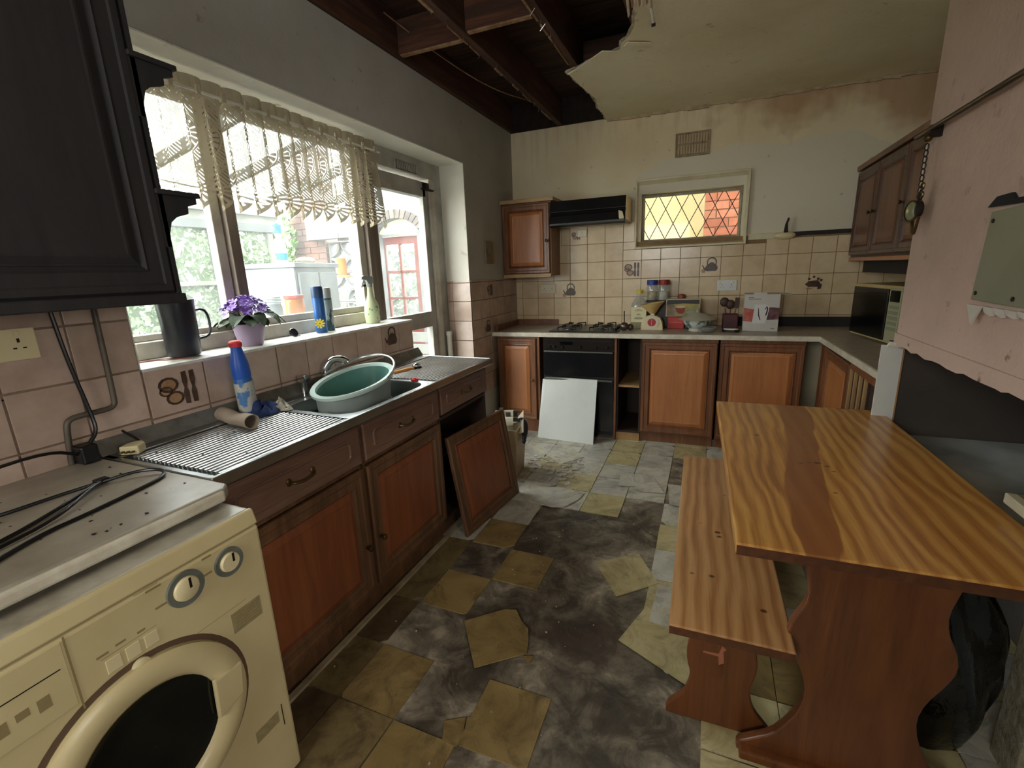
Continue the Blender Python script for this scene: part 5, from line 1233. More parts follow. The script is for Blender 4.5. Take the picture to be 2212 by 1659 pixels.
# worktop, L shape
wt = bk('worktop', 'speckled stone-effect worktop running along the back wall and round the right corner', 'worktop', (0, 0, .862))
poly = [(.0, -.0), (.0, -.602), (2.448, -.602), (2.448, -1.74), (2.47, -1.785), (2.52, -1.80), (3.09, -1.80), (3.09, 0)]
MB().prism([(a, b) for a, b in poly[::-1]], 'z', 0, .038).build('board', m_wtop, wt, .004)
MB().box(.0, 2.456, -.612, -.600, .001, .0365).box(2.440, 2.452, -1.76, -.60, .001, .0365).build('front_edge', m_edge, wt, .004)
us = bk('upstand', 'dark wooden upstand strip in the left back corner', 'upstand', (0, 0, .90)); MB().box(.012, .43, -.03, -.012, 0, .05).box(.012, .03, -.55, -.03, 0, .05).build('strip', m_cab, us, .002)
us = bk('upstand', 'dark wooden upstand strip behind the kettle box', 'upstand', (0, 0, .90)); MB().box(1.9, 3.06, -.03, -.012, 0, .075).build('strip', m_cabd, us, .002)
# hob
t = bk('gas_hob', 'black four-burner gas hob set into the back worktop', 'hob', (.785, -.33, .90))
MB().box(-.285, .285, -.235, .225, 0, .010).build('tray', m_blackm, t, .004)
for x in (-.14, .13):
    for y in (-.11, .11):
        MB().lathe([(.05, .01), (.048, .016), (.03, .018), (.03, .026), (.0005, .028)], (x, y, 0), 18).build('burner', M('burner_grey', '4a4846', .4, .5) if (x < 0 and y < 0) else bpy.data.materials['burner_grey'], t, smooth=True)
        mb = MB()
        for a in (0, 90, 180, 270):
            c, s = math.cos(R(a + 45)), math.sin(R(a + 45)); mb.hexa([(x + c * .03 - s * .003, y + s * .03 + c * .003, .032), (x + c * .11 - s * .003, y + s * .11 + c * .003, .032), (x + c * .11 + s * .003, y + s * .11 - c * .003, .032), (x + c * .03 + s * .003, y + s * .03 - c * .003, .032)] + [(x + c * .03 - s * .003, y + s * .03 + c * .003, .04), (x + c * .11 - s * .003, y + s * .11 + c * .003, .04), (x + c * .11 + s * .003, y + s * .11 - c * .003, .04), (x + c * .03 + s * .003, y + s * .03 - c * .003, .04)])
            mb.box(x + c * .108 - .004, x + c * .108 + .004, y + s * .108 - .004, y + s * .108 + .004, .008, .036)
        mb.build('pan_support', m_black, t)
for q in range(4): MB().cyl((.255, -.15 + q * .09, .01), .017, .02, 14).build('knob', m_black, t)
# leaning white panel
t = bk('white_panel', 'white square board leaning against the oven front', 'board', (.675, -.72, 0))
cs = [Vector((-.245, .012, 0)), Vector((.245, -.03, 0)), Vector((.25, .105, .515)), Vector((-.225, .125, .515))]
nrm = Vector((0, -1, 0)); th = Vector((0, .016, .002))
ch = [cs[0], cs[1], cs[2], cs[3] + Vector((.03, 0, 0)), cs[3] + Vector((0, 0, -.02))]
mb = MB(); mb.loft([[tuple(c) for c in ch], [tuple(c + th) for c in ch]]); mb.build('board', m_white, t)
for x, z in ((-.20, .04), (-.22, .30)): MB().cyl((0, 0, 0), .003, .002, 8, T=TM((x, .015 + z * .24 - .003, z)) @ RX(90)).build('screw_hole', m_iron, t)
# wall cabinet left of the hood
t = bk('wall_cabinet', 'small wooden wall cabinet with one panelled door left of the cooker hood', 'cabinet', (0, 0, 1.36))
MB().box(.004, .45, -.275, -.012, .0, .62).build('body', M('oak_side', '8a6438', .5, c2='7a5830', ns=5), t); cdoor(t, .435, .585, TM((.222, -.277, .315)), knob=(.195, -.02))
MB().box(.0, .485, -.33, -.012, .615, .645).build('cornice', M('pale_pine_edge', 'b08f62', .5, c2='9c7c50', ns=6), t, .003); MB().box(.004, .45, -.302, -.285, -.012, .02).build('light_pelmet', bpy.data.materials['pale_pine_edge'], t, .002)
t = bk('extractor_hood', 'black visor cooker hood with cream end panel', 'cooker hood', (.77, 0, 0))
pf = [(-.012, 1.965), (-.30, 1.965), (-.325, 1.875), (-.302, 1.865), (-.325, 1.84), (-.345, 1.775), (-.30, 1.755), (-.012, 1.77)]
MB().prism(pf, 'x', -.318, .312).build('casing', m_blackm, t, .002)
MB().prism([(-.015, 1.96), (-.295, 1.96), (-.32, 1.875), (-.30, 1.865), (-.325, 1.84), (-.33, 1.78), (-.015, 1.775)], 'x', .312, .318).build('end_panel', m_cream2, t)
MB().box(-.31, .31, -.348, -.33, 1.765, 1.785).build('visor_lip', m_black, t, .003)
MB().prism([(.26, 1.85), (.29, 1.84), (.305, 1.79), (.28, 1.765), (.265, 1.79)], 'y', -.346, -.343).build('torn_sticker', m_cream2, t)
# air vents
for nm, lb, x0, x1, z0, z1, nr in (('air_vent', 'square plaster air vent high on the back wall above the leaded window', 1.42, 1.68, 2.25, 2.427, 2),):
    t = bk(nm, lb, 'vent', ((x0 + x1) / 2, 0, (z0 + z1) / 2)); w, h = x1 - x0, z1 - z0
    m_ven = M('stained_vent', 'a39274', .8, c2='85714f', ns=20)
    MB().box(-w / 2, w / 2, -.008, 0, -h / 2, h / 2).build('plate', m_ven, t, .003); mb = MB(); picture(mb, -w / 2, w / 2, -h / 2, h / 2, .01, -.014, -.008); mb.build('border', m_ven, t, .002)
    for r_ in range(2):
        for q in range(11): MB().box(-w / 2 + .022 + q * .0205, -w / 2 + .032 + q * .0205, -.015, -.008, -h / 2 + .018 + r_ * .078, -h / 2 + .083 + r_ * .078).build('bar', M('vent_pale', 'bba98a', .8) if q + r_ == 0 else bpy.data.materials['vent_pale'], t)
# sockets and switches on back wall
def bsocket(lb, x, z, w=.147, h=.086, mat=None, nm='socket'):
    t = bk(nm, lb, 'socket', (x, -.012, z)); MB().box(-w / 2, w / 2, -.010, 0, -h / 2, h / 2).build('face_plate', mat or M('cream_socket', 'd0c6aa', .4), t, .003)
    for s in ((-.036, .036) if w > .1 else (0,)):
        MB().box(s - .002, s + .002, -.0104, -.01, .0, .01).box(s - .013, s - .006, -.0104, -.01, -.016, -.013).box(s + .006, s + .013, -.0104, -.01, -.016, -.013).build('pin_hole', m_iron, t); MB().box(s * 1.4 - .005, s * 1.4 + .005, -.013, -.01, .014, .03).build('switch', m_cream2, t, .001)
    return t
bsocket('double socket on the tiles under the small wall cabinet', .335, 1.235)
bsocket('white double socket on the tiles above the kettle box', 1.87, 1.232, mat=m_white)
bsocket('single switched outlet under the left end of the cooker hood', .66, 1.715, .086, .06, nm='cooker_switch')
t = thing('light_switch', 'dirty cream switch plate on the left wall near the corner', 'switch', (.001, -.59, 1.57)); MB().box(0, .012, -.075, .075, -.09, .09).build('face_plate', M('grimy_cream', '8f8568', .5, c2='7d7258', ns=10), t, .003); MB().box(.012, .018, -.02, .02, -.01, .03).build('rocker', bpy.data.materials['grimy_cream'], t, .002)
# wall strip, shelf and knife magnet right of the leaded window
t = bk('wall_rail', 'cream rail and black magnetic strip on the wall right of the leaded window', 'rail', (2.0, 0, 1.60)); MB().box(.0, .30, -.02, 0, -.02, .025).build('cream_rail', m_arch, t, .003); MB().box(.30, .70, -.022, 0, -.005, .024).build('magnetic_strip', m_black, t, .002)
t = bk('tin_opener', 'wall-mounted tin opener with upright dark lever on the cream rail', 'tin opener', (2.25, -.02, 1.60)); MB().ball((0, -.02, .0), .05, sc=(1.5, .5, .6)).build('housing', m_cream2, t, smooth=True); MB().prism([(-.012, .02), (.018, .02), (.012, .09), (.022, .12), (.01, .13), (-.006, .08)], 'y', -.045, -.03).build('lever', m_iron, t, .003)

# ---------- objects on back worktop (local: base 0 at z .90) ----------
def bt(name, label, cat, x, y, z=.90, rz=0, group=None): return bk(name, label, cat, (x, y, z), rz, group)
m_oil = M('pale_oil', 'b5a552', .15, c2='a89648', ns=4, trans=.3)
t = bt('oil_bottle', 'clear oil bottle with yellow cap and cream paper label', 'bottle', 1.20, -.22)
MB().lathe([(.066, 0), (.072, .008), (.072, .17), (.062, .21), (.028, .26), (.024, .29)], n=24, sx=1, sy=.8, cap0=True).build('bottle_glass', m_clearp, t, smooth=True); MB().lathe([(.066, .004), (.066, .14)], n=24, sx=1, sy=.76, cap0=True, cap1=True).build('oil', m_oil, t, smooth=True)
MB().cyl((0, 0, .29), .028, .028, 16).build('cap', M('yellow_cap', 'd6c034', .4), t, smooth=True); MB().box(-.062, .062, -.0592, -.058, .055, .18).build('paper_label', M('cream_label', 'd6cfa8', .6), t)
ink = M('label_ink', '5d5a3c', .7)
for z, w in ((.138, .03), (.128, .05), (.10, .02), (.094, .028), (.075, .04), (.067, .06), (.06, .05)): MB().box(-w * .62, w * .62, -.0597, -.0592, z + .02, z + .0235).build('label_line', ink, t)
t = bt('salt_jars_box', 'dark brown tin standing behind the kitchen scale', 'tin', 1.33, -.12); MB().box(-.09, .10, -.06, .05, 0, .225).build('tin', M('dark_brown_tin', '2e1f14', .4), t, .006)
for nm, lb, x, cm, z, cont in (('spice_jar', 'glass jar with a blue lid on top of the dark tin behind the scale', 1.29, M('blue_lid', '2c3f94', .4), 1.125, 'd8c8a0'), ('spice_jar', 'glass jar with a dark red lid on top of the dark tin behind the scale', 1.385, M('dark_red_lid', '8c2424', .4), 1.125, 'cfc8b8')):
    t = bt(nm, lb, 'jar', x, -.13, z, group='lidded jars on the tin'); t.scale = (1.25, 1.25, 1.12)
    MB().lathe([(.032, 0), (.036, .006), (.037, .09), (.03, .115)], n=20, cap0=True).build('jar_glass', m_clearp, t, smooth=True); MB().cyl((0, 0, .115), .036, .035, 20).build('lid', cm, t, .003, smooth=False); MB().cyl((0, 0, .004), .03, .06, 16).build('contents', M('jar_contents', cont, .7, c2='a07c4c', ns=18), t)
t = bt('kitchen_scale', 'cream kitchen scale with a tilted pan and round red and white dial', 'scale', 1.315, -.30)
MB().prism([(-.075, 0), (.075, 0), (.07, .05), (.055, .085), (.035, .098), (.012, .104), (-.012, .104), (-.035, .098), (-.055, .085), (-.07, .05)], 'y', -.045, .045).build('body', m_cream2, t, .006)
MB().box(-.012, .012, -.012, .012, .10, .118).build('neck', m_cream2, t)
MB().lathe([(.012, .112), (.02, .116), (.055, .16), (.083, .185), (.086, .19), (.08, .187), (.05, .163), (.0005, .125)], n=28, sx=1, sy=.9).build('pan', M('yellow_cream_pan', 'd6b878', .35), t, smooth=True, T=TM((0, 0, .14)) @ RY(-9) @ TM((0, 0, -.14)))
k = MB().lathe([(.048, 0), (.048, .004), (.0005, .004)], n=28).build('dial', M('dial_white', 'cfc6ac', .5), t, T=TM((0, -.045, .055)) @ RX(90)); MB().lathe([(.028, .0041), (.027, .006), (.0005, .0062)], n=22).build('dial_centre', M('dial_red', 'a82c2c', .5), k, T=TM((0, -.045, .055)) @ RX(90)); MB().box(-.001, .001, -.052, -.0512, .03, .075).build('needle', m_cream2, k)
t.scale = (1.18, 1.18, 1.12)
t = bt('red_box', 'small bright red box under the left end of the picture tin', 'box', 1.495, -.21); MB().box(-.065, .065, -.05, .05, 0, .095).build('box', M('bright_red_card', 'bf3a34', .5, c2='b03028', ns=6), t, .004); MB().box(-.05, .05, -.0506, -.05, .05, .055).build('print_line', M('pale_red_print', 'd4786c', .5), t)
t = bt('black_tin', 'black tin beside the red box under the picture tin', 'tin', 1.625, -.19); MB().box(-.062, .062, -.06, .05, 0, .098).build('tin', m_black, t, .006)
t = bt('picture_tin', 'white-edged carton with red bowl picture resting on the red box and black tin', 'box', 1.545, -.20, 1.0)
MB().box(-.13, .13, -.055, .055, 0, .14).build('carton', M('cream_card', 'c9bfa4', .6), t, .002)
MB().box(-.124, .124, -.0562, -.055, .005, .135).build('front_print', M('dark_print', '14130f', .4), t); MB().prism([(-.124, .007), (.124, .007), (.124, .10), (-.0, .105), (-.124, .095)], 'y', -.0568, -.056).build('picture_ground', M('yellow_green_print', 'a89c50', .5, c2='7d7450', ns=9), t)
MB().prism([(-.124, .007), (-.06, .007), (-.05, .06), (-.07, .095), (-.124, .095)], 'y', -.0572, -.0567).build('picture_left', M('brown_print', '7c6650', .5, c2='a3937d', ns=14), t)
MB().prism([(-.055, .075), (-.048, .04), (-.03, .022), (.0, .022), (.015, .04), (.02, .078)], 'y', -.0576, -.057).build('bowl_print', M('red_print', '8a3224', .5), t); MB().lathe([(.0375, 0), (.0005, 0)], n=18, sy=.3).build('bowl_mouth_print', M('cream_print', 'c9b28c', .5), t, T=TM((-.018, -.058, .078)) @ RX(90)); MB().lathe([(.03, 0), (.0005, 0)], n=14, sy=.5).build('plate_print', M('grey_print', '8c9488', .5), t, T=TM((.06, -.058, .032)) @ RX(90))
t = bt('red_ring_box', 'small red-brown round lid on top of the picture tin', 'lid', 1.53, -.16, 1.14); MB().lathe([(.032, 0), (.034, .012), (.03, .03), (.012, .036), (.0005, .036)], n=20, cap0=True).build('lid', M('red_brown_lid', '7d3626', .5), t, smooth=True)
t = bt('tureen', 'white tureen with blue-green pattern, stacked lid and knob', 'tureen', 1.66, -.36)
MB().lathe([(.05, .02), (.06, .024), (.085, .05), (.093, .075), (.096, .08), (.088, .08), (.075, .05), (.0005, .03)], n=30).build('bowl', M('patterned_china', 'cfd4cc', .25, c2='587a74', ns=26, lo=.52, hi=.6), t, smooth=True)
MB().lathe([(.12, .082), (.122, .086), (.09, .1), (.045, .122), (.012, .132), (.008, .15), (.013, .158), (.0005, .165)], n=30).build('lid', M('grey_china_lid', 'a8a492', .3), t, smooth=True); MB().lathe([(.055, 0), (.05, .02)], n=20, cap0=True).build('foot', M('patterned_china_foot', 'b0a898', .4), t, smooth=True)
t.scale = (1.15, 1.15, 1.08)
t = bt('glass_bowl', 'small clear glass bowl of brown scraps in front of the tureen', 'bowl', 1.735, -.45)
MB().lathe([(.035, 0), (.05, .012), (.068, .042), (.064, .042), (.046, .016), (.0005, .008)], n=24, cap0=True).build('bowl', m_clearp, t, smooth=True); MB().ball((0, 0, .024), .045, 16, 8, (1, 1, .5)).build('contents', M('brown_scraps', '6e5a40', .9, c2='93805f', ns=50, bs=1.0, bscale=60), t, smooth=True)
t = bt('utensil_holder', 'dark red utensil pot beside the kettle box', 'utensil holder', 1.90, -.22)
MB().prism([(-.055, -.055), (.055, -.055), (.055, .055), (-.055, .055)], 'z', 0, .12).build('pot', M('maroon_plastic', '4c1620', .4), t, .006)
for q, (x, a, h) in enumerate(((-.03, -8, .12), (.03, 6, .14), (.0, -2, .10))):
    u = bt('wooden_spoon' if q != 1 else 'spatula', ('dark wooden spoon leaning left in the maroon pot', 'dark spatula standing upright in the maroon pot', 'short spoon in the middle of the maroon pot')[q], 'utensil', 1.90 + x, -.21, .99, group='utensils in the maroon pot')
    k = MB(); k.rod((0, 0, -.04), (0, 0, h * .6), .005, 8); k.build('handle', m_cabr, u, T=RY(a)); k = MB(); (k.ball((0, 0, h), .034, 12, 8, (1, .3, 1.1)) if q != 1 else k.box(-.016, .016, -.004, .004, h * .5, h * 1.1)); k.build('head', M('dark_spoon_wood', '3d2318', .5) if q == 0 else bpy.data.materials['dark_spoon_wood'], u, smooth=(q != 1), T=RY(a))
t = bt('soap_dish', 'black oval dish with white contents in front of the maroon pot', 'dish', 1.90, -.42, rz=R(-14)); MB().prism([(.062 * math.cos(a) , .036 * math.sin(a)) for a in [k * math.pi / 9 for k in range(18)]], 'z', 0, .018).build('dish', m_black, t, .004); MB().prism([(.052 * math.cos(a), .026 * math.sin(a)) for a in [k * math.pi / 9 for k in range(18)]], 'z', .012, .026).build('soap', M('white_soap', 'cfcab4', .4), t, .004)
# kettle box
m_kb = M('kettle_box_card', 'c6c2bb', .5, c2='bbb6ae', ns=3)
t = bt('kettle_box', 'white cardboard kettle box with its flap open', 'box', 2.105, -.28, rz=R(-3))
W2 = .118
MB().box(-W2, W2, -.085, .085, 0, .275).build('carton', m_kb, t, .002)
MB().box(-W2, W2, .06, .086, .275, .278).build('back_flap', M('brown_card', '9a8460', .8), t); MB().hexa([(W2, -.08, .273), (W2 + .07, -.08, .268), (W2 + .07, .08, .268), (W2, .08, .273), (W2, -.08, .276), (W2 + .07, -.08, .271), (W2 + .07, .08, .271), (W2, .08, .276)]).build('side_flap', m_kb, t)
MB().prism([(-.06, .273), (.03, .273), (.03, .287), (-.055, .289)], 'y', -.088, -.085).build('front_flap', m_kb, t)
def panelmat(name, a, b_):
    m, nt, b = newmat(name); tt = nt.nodes.new('ShaderNodeTexCoord'); s = nt.nodes.new('ShaderNodeSeparateXYZ'); nt.links.new(tt.outputs['Object'], s.inputs[0]); n = E(nt, noise(nt, coords(nt), 16, 3))
    setb(nt, b, 'Base Color', ramp(nt, (n).k, [(.35, a), (.65, b_)])); b.inputs['Roughness'].default_value = .5; return m
MB().prism([(-W2, .075), (-.055, .07), (-.05, .165), (-W2, .175)], 'y', -.0856, -.085).build('red_print', panelmat('red_orange_print', 'a8342c', 'b86a58'), t)
MB().prism([(.04, .085), (W2, .09), (W2, .175), (.055, .18), (.04, .16)], 'y', -.0856, -.085).build('purple_print', panelmat('purple_brown_print', '3a1e30', '7d4a48'), t)
MB().prism([(-.058, .06), (.028, .06), (.04, .1), (.048, .15), (.05, .18), (.03, .2), (-.045, .2), (-.05, .12)], 'y', -.0862, -.0856).build('kettle_print', M('print_white', 'd4d2cf', .5), t)
MB().prism([(.022, .165), (.034, .19), (.044, .17), (.04, .13), (.026, .11), (.03, .13), (.036, .165), (.032, .178), (.026, .16)], 'y', -.0866, -.0862).build('kettle_handle_print', m_iron, t); MB().prism([(-.022, .175), (-.018, .17), (-.012, .12), (.0, .085), (-.006, .085), (-.02, .12)], 'y', -.0866, -.0862).build('water_gauge_print', m_iron, t)
for x0, x1, z in ((-.09, -.055, .25), (-.09, -.008, .238)): MB().box(x0, x1, -.0858, -.085, z, z + .004).build('text_line', M('grey_ink', '6b6660', .6) if x1 < -.05 else bpy.data.materials['grey_ink'], t)
MB().box(.07, .095, -.0858, -.085, .018, .024).build('text_line', bpy.data.materials['grey_ink'], t)
t = bt('metal_strainer', 'round dark metal strainer with upright handle at the right edge of the hob', 'strainer', 1.105, -.42); MB().ball((0, 0, .036), .036, 18, 10).build('bulb', M('dull_steel', '6d5f58', .3, .7), t, smooth=True); MB().rod((0, 0, .06), (-.005, .02, .16), .004, 8).build('handle', m_iron, t); MB().ball((.045, .03, .028), .028, 14, 8).build('cup', bpy.data.materials['dull_steel'], t, smooth=True)

# ---------------- right alcove ----------------
t = thing('microwave', 'cream microwave with black glass door on the right-hand worktop', 'microwave', (2.655, -.41, .90), R(-81.6) + 0)
# local: x along front (from far-left corner toward camera), y depth (+y to the right wall)
w_, h_, d_ = .60, .345, .34
m_mwf = M('yellowed_casing', 'c4ae78', .45, c2='b09a66', ns=5)
MB().box(0, w_, .012, d_, .012, h_).build('casing', m_mwf, t, .004)
MB().box(0, w_, 0, .014, .012, h_ - .0).build('front_frame', m_mwf, t, .002)
k = MB().box(.012, .455, -.012, .0, .025, h_ - .02).build('door', m_black, t, .002); MB().box(.03, .44, -.0135, -.012, .045, h_ - .04).build('door_glass', M('microwave_glass', '0c0f10', .12), k)
cp = MB().box(.462, .592, -.008, 0, .02, h_ - .01).build('control_panel', M('greenish_cream', 'a8a684', .45), t, .002); MB().box(.475, .58, -.0095, -.008, .255, .32).build('display', m_blackg, cp)
for q in range(5): MB().box(.475, .58, -.0092, -.008, .09 + q * .031, .11 + q * .031).build('keypad_row', M('keypad', '8b9078', .5) if q == 0 else bpy.data.materials['keypad'], cp)
for a in (.05, .55):
    for b in (.05, .29): MB().cyl((a, b, 0), .012, .014, 10).build('foot', m_black, t)
t = thing('wall_cabinet', 'dark wooden double-door wall cabinet in the right alcove', 'cabinet', (2.70, .02, 1.41))
MB().box(0, .42, -1.45, 0, 0, .61).build('body', M('dark_oak_body', '3d2717', .5, c2='4c321e', ns=5), t)
for q in range(3): cdoor(t, .475, .57, TRW(0, -.245 - q * .482, .305), fm=wood('alcove_door_wood', '3d2213', '573420', '6b432a', 'z', .45) if q == 0 else bpy.data.materials['alcove_door_wood'], pm=wood('alcove_panel_wood', '55301b', '744529', '8a5636', 'z', .45) if q == 0 else bpy.data.materials['alcove_panel_wood'], knob=(.2 * (1 if q == 0 else -1), -.02))
MB().box(-.03, .42, -1.45, 0, .60, .635).build('cornice', m_cab, t, .006); MB().box(-.012, .42, -1.45, .0, -.02, .005).build('base_board', m_cabp, t, .003)
MB().box(.06, .40, -1.2, -.1, -.10, -.02).build('pelmet_box', m_cabd, t)
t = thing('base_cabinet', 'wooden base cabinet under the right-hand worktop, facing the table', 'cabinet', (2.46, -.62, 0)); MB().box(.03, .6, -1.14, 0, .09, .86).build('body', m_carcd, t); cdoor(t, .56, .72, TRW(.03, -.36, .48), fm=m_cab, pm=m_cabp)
MB().box(.0, .03, -.08, .0, .09, .86).build('face_frame', m_cab, t); MB().box(.01, .03, -1.14, -.66, .825, .86).build('top_rail', m_cab, t)
for q in range(4): MB().box(.005, .02, -.70 - q * .085, -.685 - q * .085, .25, .83).build('rack_bar', m_carc, t, .002)
# white edge board on the recess corner
t = thing('edge_board', 'narrow white board fixed upright at the corner between worktop and table', 'board', (2.455, -1.885, 0)); MB().box(-.035, .038, -.008, .005, .0, 1.05).build('board', m_white, t); MB().box(.038, .043, -.010, .008, 0, 1.05).build('raw_edge', M('chipboard_edge', 'a87c50', .8), t); MB().prism([(-.02, 1.045), (.05, 1.04), (.06, 1.055), (-.01, 1.065)], 'y', -.02, .0).build('torn_paper', m_pink2, t)
# recess floor board and low boxed unit
t = thing('recess_board', 'pale grey board lying in the recess under the pink wall', 'board', (2.85, -2.2, .64)); MB().box(-.32, .33, -.50, .33, 0, .02).build('board', m_greyl, t, .003); MB().box(-.0, .33, -.48, .32, -.64, 0).build('support_box', m_grey, t)
t = thing('low_cupboard', 'low boxed-in cupboard with a pale edged top beside the table', 'cupboard', (2.565, -2.76, 0)); MB().box(.03, .6, -.92, -.01, 0, .76).build('side_panel', m_greyl, t, .003); MB().box(-.06, .6, -.92, .01, .76, .795).build('top', M('stained_top', '8e8878', .5, c2='6e6858', ns=6), t, .003); MB().box(-.085, -.06, -.92, .01, .77, .798).build('top_edging', M('cream_edging', 'b5ad94', .5), t, .003)
MB().box(-.0, .03, -.12, -.01, 0, .76).build('corner_post', M('ragged_plaster_edge', '7d745c', .9, c2='a39c8a', ns=25, bs=.8), t, .004)
# pink wall details
t = thing('access_panel', 'grey-green metal cover plate screwed to the pink wall', 'panel', (2.466, -2.61, 1.40))
MB().hexa([(-.006, -.33, -.135), (.004, -.33, -.135), (.004, .175, -.125), (-.006, .175, -.125), (-.006, -.33, .135), (.004, -.33, .135), (.004, .15, .12), (-.006, .15, .12)]).build('plate', m_plate, t, .002)
for y, z in ((.13, .095), (.15, -.105), (-.04, -.11)): MB().cyl((0, 0, 0), .006, .003, 10, T=TM((-.006, y, z)) @ RY(-90)).build('screw_hole', m_iron, t)
struct(MB().prism([(-2.43, 1.535), (-2.47, 1.56), (-2.54, 1.562), (-2.56, 1.545), (-2.62, 1.545), (-2.62, 1.53)], 'x', 2.461, 2.469).build('trim_18', M('dark_void', '14161c', .8)))
mb = MB(); mb.prism([(-2.44, 1.262), (-2.52, 1.262), (-2.505, 1.24), (-2.48, 1.205)], 'x', 2.452, 2.458)
y = -2.52
while y > -2.9: mb.prism([(y, 1.262), (y - .05, 1.26), (y - .045, 1.245 - rnd.uniform(0, .01)), (y - .01, 1.25 - rnd.uniform(0, .008))], 'x', 2.456, 2.468); y -= .055
struct(mb.build('trim_19', m_pink2))
t = thing('curtain_rail', 'thin metal rail along the top of the pink wall', 'rail', (2.44, -2.4, 1.85)); MB().rod((0, .55, 0), (0, -1.3, 0), .009, 10).build('rail', M('tarnished_rail', '4a3e2c', .3, .9, c2='1c1610', ns=9), t, smooth=True); MB().box(-.006, .03, .40, .42, -.03, .01).build('bracket', m_iron, t); MB().box(-.006, .03, -1.2, -1.18, -.03, .01).build('bracket', m_iron, t)
t = thing('horse_brasses', 'dark chain with brass ornaments and a glass disc hanging from the rail', 'ornament', (2.435, -1.985, 1.84))
MB().ball((0, 0, -.02), .014, 12, 8).build('hook', m_brass, t, smooth=True)
for q in range(9): MB().tube([(0 + .004 * math.cos(a), -.006 * math.cos(a), -.05 - q * .021 + .012 * math.sin(a)) for a in [k * math.pi / 4 for k in range(9)]], .002, 6).build('chain_link', m_iron, t)
MB().box(-.002, .002, .006, .012, -.25, -.04).build('strap', m_pink2, t)
for yy, zz in ((-.02, -.185), (-.022, -.215), (-.02, -.245)): MB().tube([(0, yy + .012 * math.cos(a), zz + .01 * math.sin(a)) for a in [k * .7 for k in range(8)]], .004, 6).build('scroll', m_brass, t, smooth=True)
MB().ball((0, -.01, -.225), .02, 10, 6, (.3, .8, 1.6)).build('boss', m_iron, t, smooth=True)
MB().lathe([(.034, 0), (.034, .006), (.028, .009), (.0005, .013)], n=26).build('glass_disc', M('greenish_glass_boss', '8e9470', .1, c2='6c7050', ns=6, sp=.8), t, smooth=True, T=TM((-.008, .012, -.268)) @ RZ(15) @ RY(-90)); MB().lathe([(.034, 0), (.039, .002), (.039, .008), (.034, .01)], n=26).build('disc_rim', m_brass, t, smooth=True, T=TM((-.008, .012, -.268)) @ RZ(15) @ RY(-90))
MB().ball((0, -.02, -.265), .026, 10, 8, (.5, 1, 1.2)).build('bracket_plate', m_iron, t, smooth=True); MB().tube([(0, .03, -.30), (0, .012, -.345), (0, .0, -.352), (0, -.012, -.34), (0, -.03, -.29)], .005, 8, 1).build('loop', m_brass, t, smooth=True)

# ---------------- pine table and bench ----------------
m_ptab = pinetop('pine_tabletop', 0, 'y', 'b8803f', 'cd9a54', '96602e', (-.083, .105, .046), .05, ((-.203, .176, .012), (-.096, -.08, .010), (-.07, -.066, .009), (-.046, -.063, .013), (-.022, -.085, .010), (-.012, -.125, .009), (-.119, -.282, .004), (-.1, -.291, .005), (-.046, -.29, .008), (-.036, .221, .008)))
m_pben = pinetop('pine_bench_top', 0, 'y', 'a47548', 'b4895c', '875a38', None, .03, ((-.047, .321, .006), (-.071, -.042, .008), (-.01, -.091, .013), (-.005, -.12, .010), (-.094, -.371, .009), (-.035, -.368, .012), (.099, -.486, .012), (.027, .227, .007)))
m_pleg = pinetop('pine_end_board', 0, 'z', '7a4020', '864a26', '6b371b', None, .04)
def mat_leg():
    return wood('pine_leg_wood', '4e2a14', '6a3c1c', '7c4a26', 'z', .4, coat=.1)
m_leg = mat_leg()
m_rail = wood('pine_rail_wood', '5a2c14', '7a4220', '8e5228', 'y', .35, coat=.2)
def profile(hw, top):
    """hw = [(z, half width)]; returns closed outline with scalloped sides"""
    out = []
    for s in (1, -1):
        pts = hw if s == 1 else hw[::-1]
        P = [(s * w, z) for z, w in pts]
        Q_ = [P[0]]
        for a, b in zip(P, P[1:]): Q_ += [(a[0] * .75 + b[0] * .25, a[1] * .75 + b[1] * .25), (a[0] * .25 + b[0] * .75, a[1] * .25 + b[1] * .75)]
        Q_.append(P[-1]); out += Q_
    return out
t = thing('pine_table', 'orange varnished pine table with scalloped board legs by the pink wall', 'table', (2.15, -2.47, 0), R(1.3))
# tabletop local x -.345..+.345, y -.655..+.665
tt_ = MB().box(-.333, .338, -.652, .655, .71, .742).build('tabletop', m_ptab, t, .006, seg=3); MB().box(-.331, .336, -.6535, -.651, .7115, .7365).build('shaded_end', M('shaded_end_grain', '4a2812', .5, c2='5e361a', ns=40), tt_)  # strip on the near end: shade of the end face put into dark brown
hw = [(0, .275), (.03, .275), (.055, .24), (.09, .19), (.13, .165), (.19, .135), (.26, .122), (.32, .135), (.38, .165), (.43, .182), (.48, .172), (.53, .148), (.58, .142), (.64, .155), (.685, .165), (.71, .168)]
for yy in (-.55, .52): MB().prism(profile(hw, .71), 'y', yy, yy + .028).build('end_board', m_leg, t, .005)
for yy in (-.58, .50): MB().box(-.27, .27, yy, yy + .05, 0, .032).build('foot_rail', m_leg, t, .006)
MB().box(-.014, .014, -.548, .52, .24, .33).build('stretcher', m_rail, t, .004)
for yy in (-.57, .47): MB().box(-.28, .28, yy, yy + .045, .675, .71).build('top_batten', m_leg, t, .004)
t = thing('pine_bench', 'knotty pine bench with shaped board ends beside the table', 'bench', (1.825, -2.47, 0), R(.9))
st_ = MB().box(-.150, .160, -.625, .635, .408, .438).build('seat', m_pben, t, .006, seg=3); MB().box(-.148, .158, -.6265, -.624, .4095, .4325).build('shaded_end', bpy.data.materials['shaded_end_grain'], st_)  # seat gets the same dark strip, end shade held in its colour
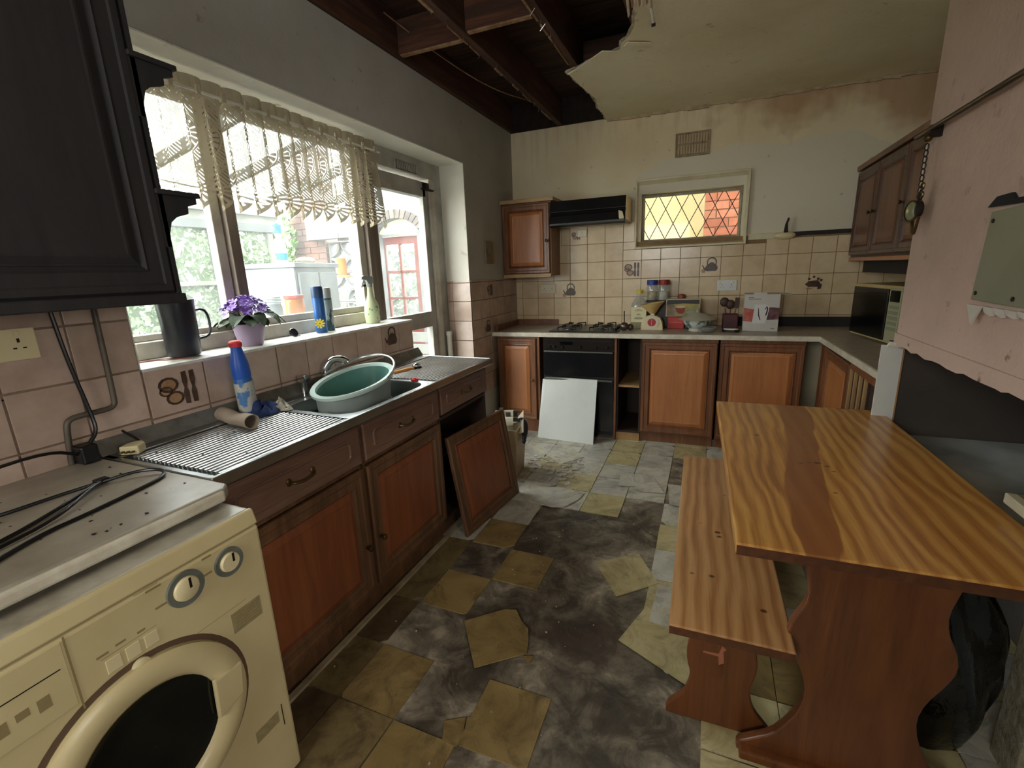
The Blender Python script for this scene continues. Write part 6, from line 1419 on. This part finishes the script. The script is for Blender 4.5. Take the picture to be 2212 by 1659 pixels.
hb = [(0, .15), (.03, .15), (.055, .13), (.085, .105), (.12, .09), (.17, .082), (.215, .095), (.26, .098), (.31, .088), (.36, .078), (.408, .08)]
for yy in (-.50, .50): MB().prism(profile(hb, .408), 'y', yy, yy + .024).build('end_board', m_leg, t, .005)
MB().box(-.012, .012, -.5, .52, .18, .25).build('stretcher', m_rail, t, .004)
for yy in (-.50,): MB().prism([(.0, .235), (.008, .24), (.004, .28), (.012, .29), (.0, .30), (-.008, .27), (-.05, .268), (-.052, .262), (-.008, .26), (-.006, .23)], 'y', yy - .0008, yy).build('paint_mark', M('pinkish_scrape', 'a8684c', .6), t)
# black sack
t = thing('black_sack', 'shiny black rubbish sack slumped under the right end of the table', 'bin bag', (2.40, -2.72, 0))
r = random.Random(8); lo = []
NN = 40
for k in range(15):
    q = k / 14; z = .60 * q; rad = .158 * math.sin(math.pi * (.18 + .78 * q)) ** .55 if q < .95 else .05
    lo.append([((rad * (1 + .05 * math.sin(5 * a + 6 * q) + .05 * math.sin(9 * a - 9 * q) + .03 * math.sin(17 * a + 14 * q))) * math.cos(a), (rad * (1 + .05 * math.sin(5 * a + 6 * q) + .06 * math.sin(7 * a + 9 * q))) * math.sin(a), z + .008 * math.sin(6 * a)) for a in [2 * math.pi * i / NN for i in range(NN)]])
    if k == 0: lo[0] = [(x, y, 0.002) for x, y, z in lo[0]]
MB().loft(lo).build('sack', M('shiny_black_polythene', '060606', .16, sp=.6, bs=.8, bscale=9), t, smooth=True)

# grit on the left worktop and drainers
mb = MB(); r = random.Random(12)
for _ in range(70):
    if r.random() < .6: x, y, z = r.uniform(.12, .58), r.uniform(-4.0, -3.56), .8985
    else: x, y, z = r.uniform(.13, .5), r.uniform(-3.48, -3.0), .8975
    s_ = r.uniform(.0012, .004); a = r.uniform(0, 6)
    mb.prism([(x + s_ * r.uniform(.6, 1.6) * math.cos(a + q), y + s_ * r.uniform(.6, 1.4) * math.sin(a + q)) for q in (0, 1.6, 3.1, 4.7)], 'z', z, z + s_ * .5)
o = mb.build('dirt_specks', m_iron); o['kind'] = 'stuff'; tag(o, 'dark grit and crumbs on the left worktop and drainer', 'debris')
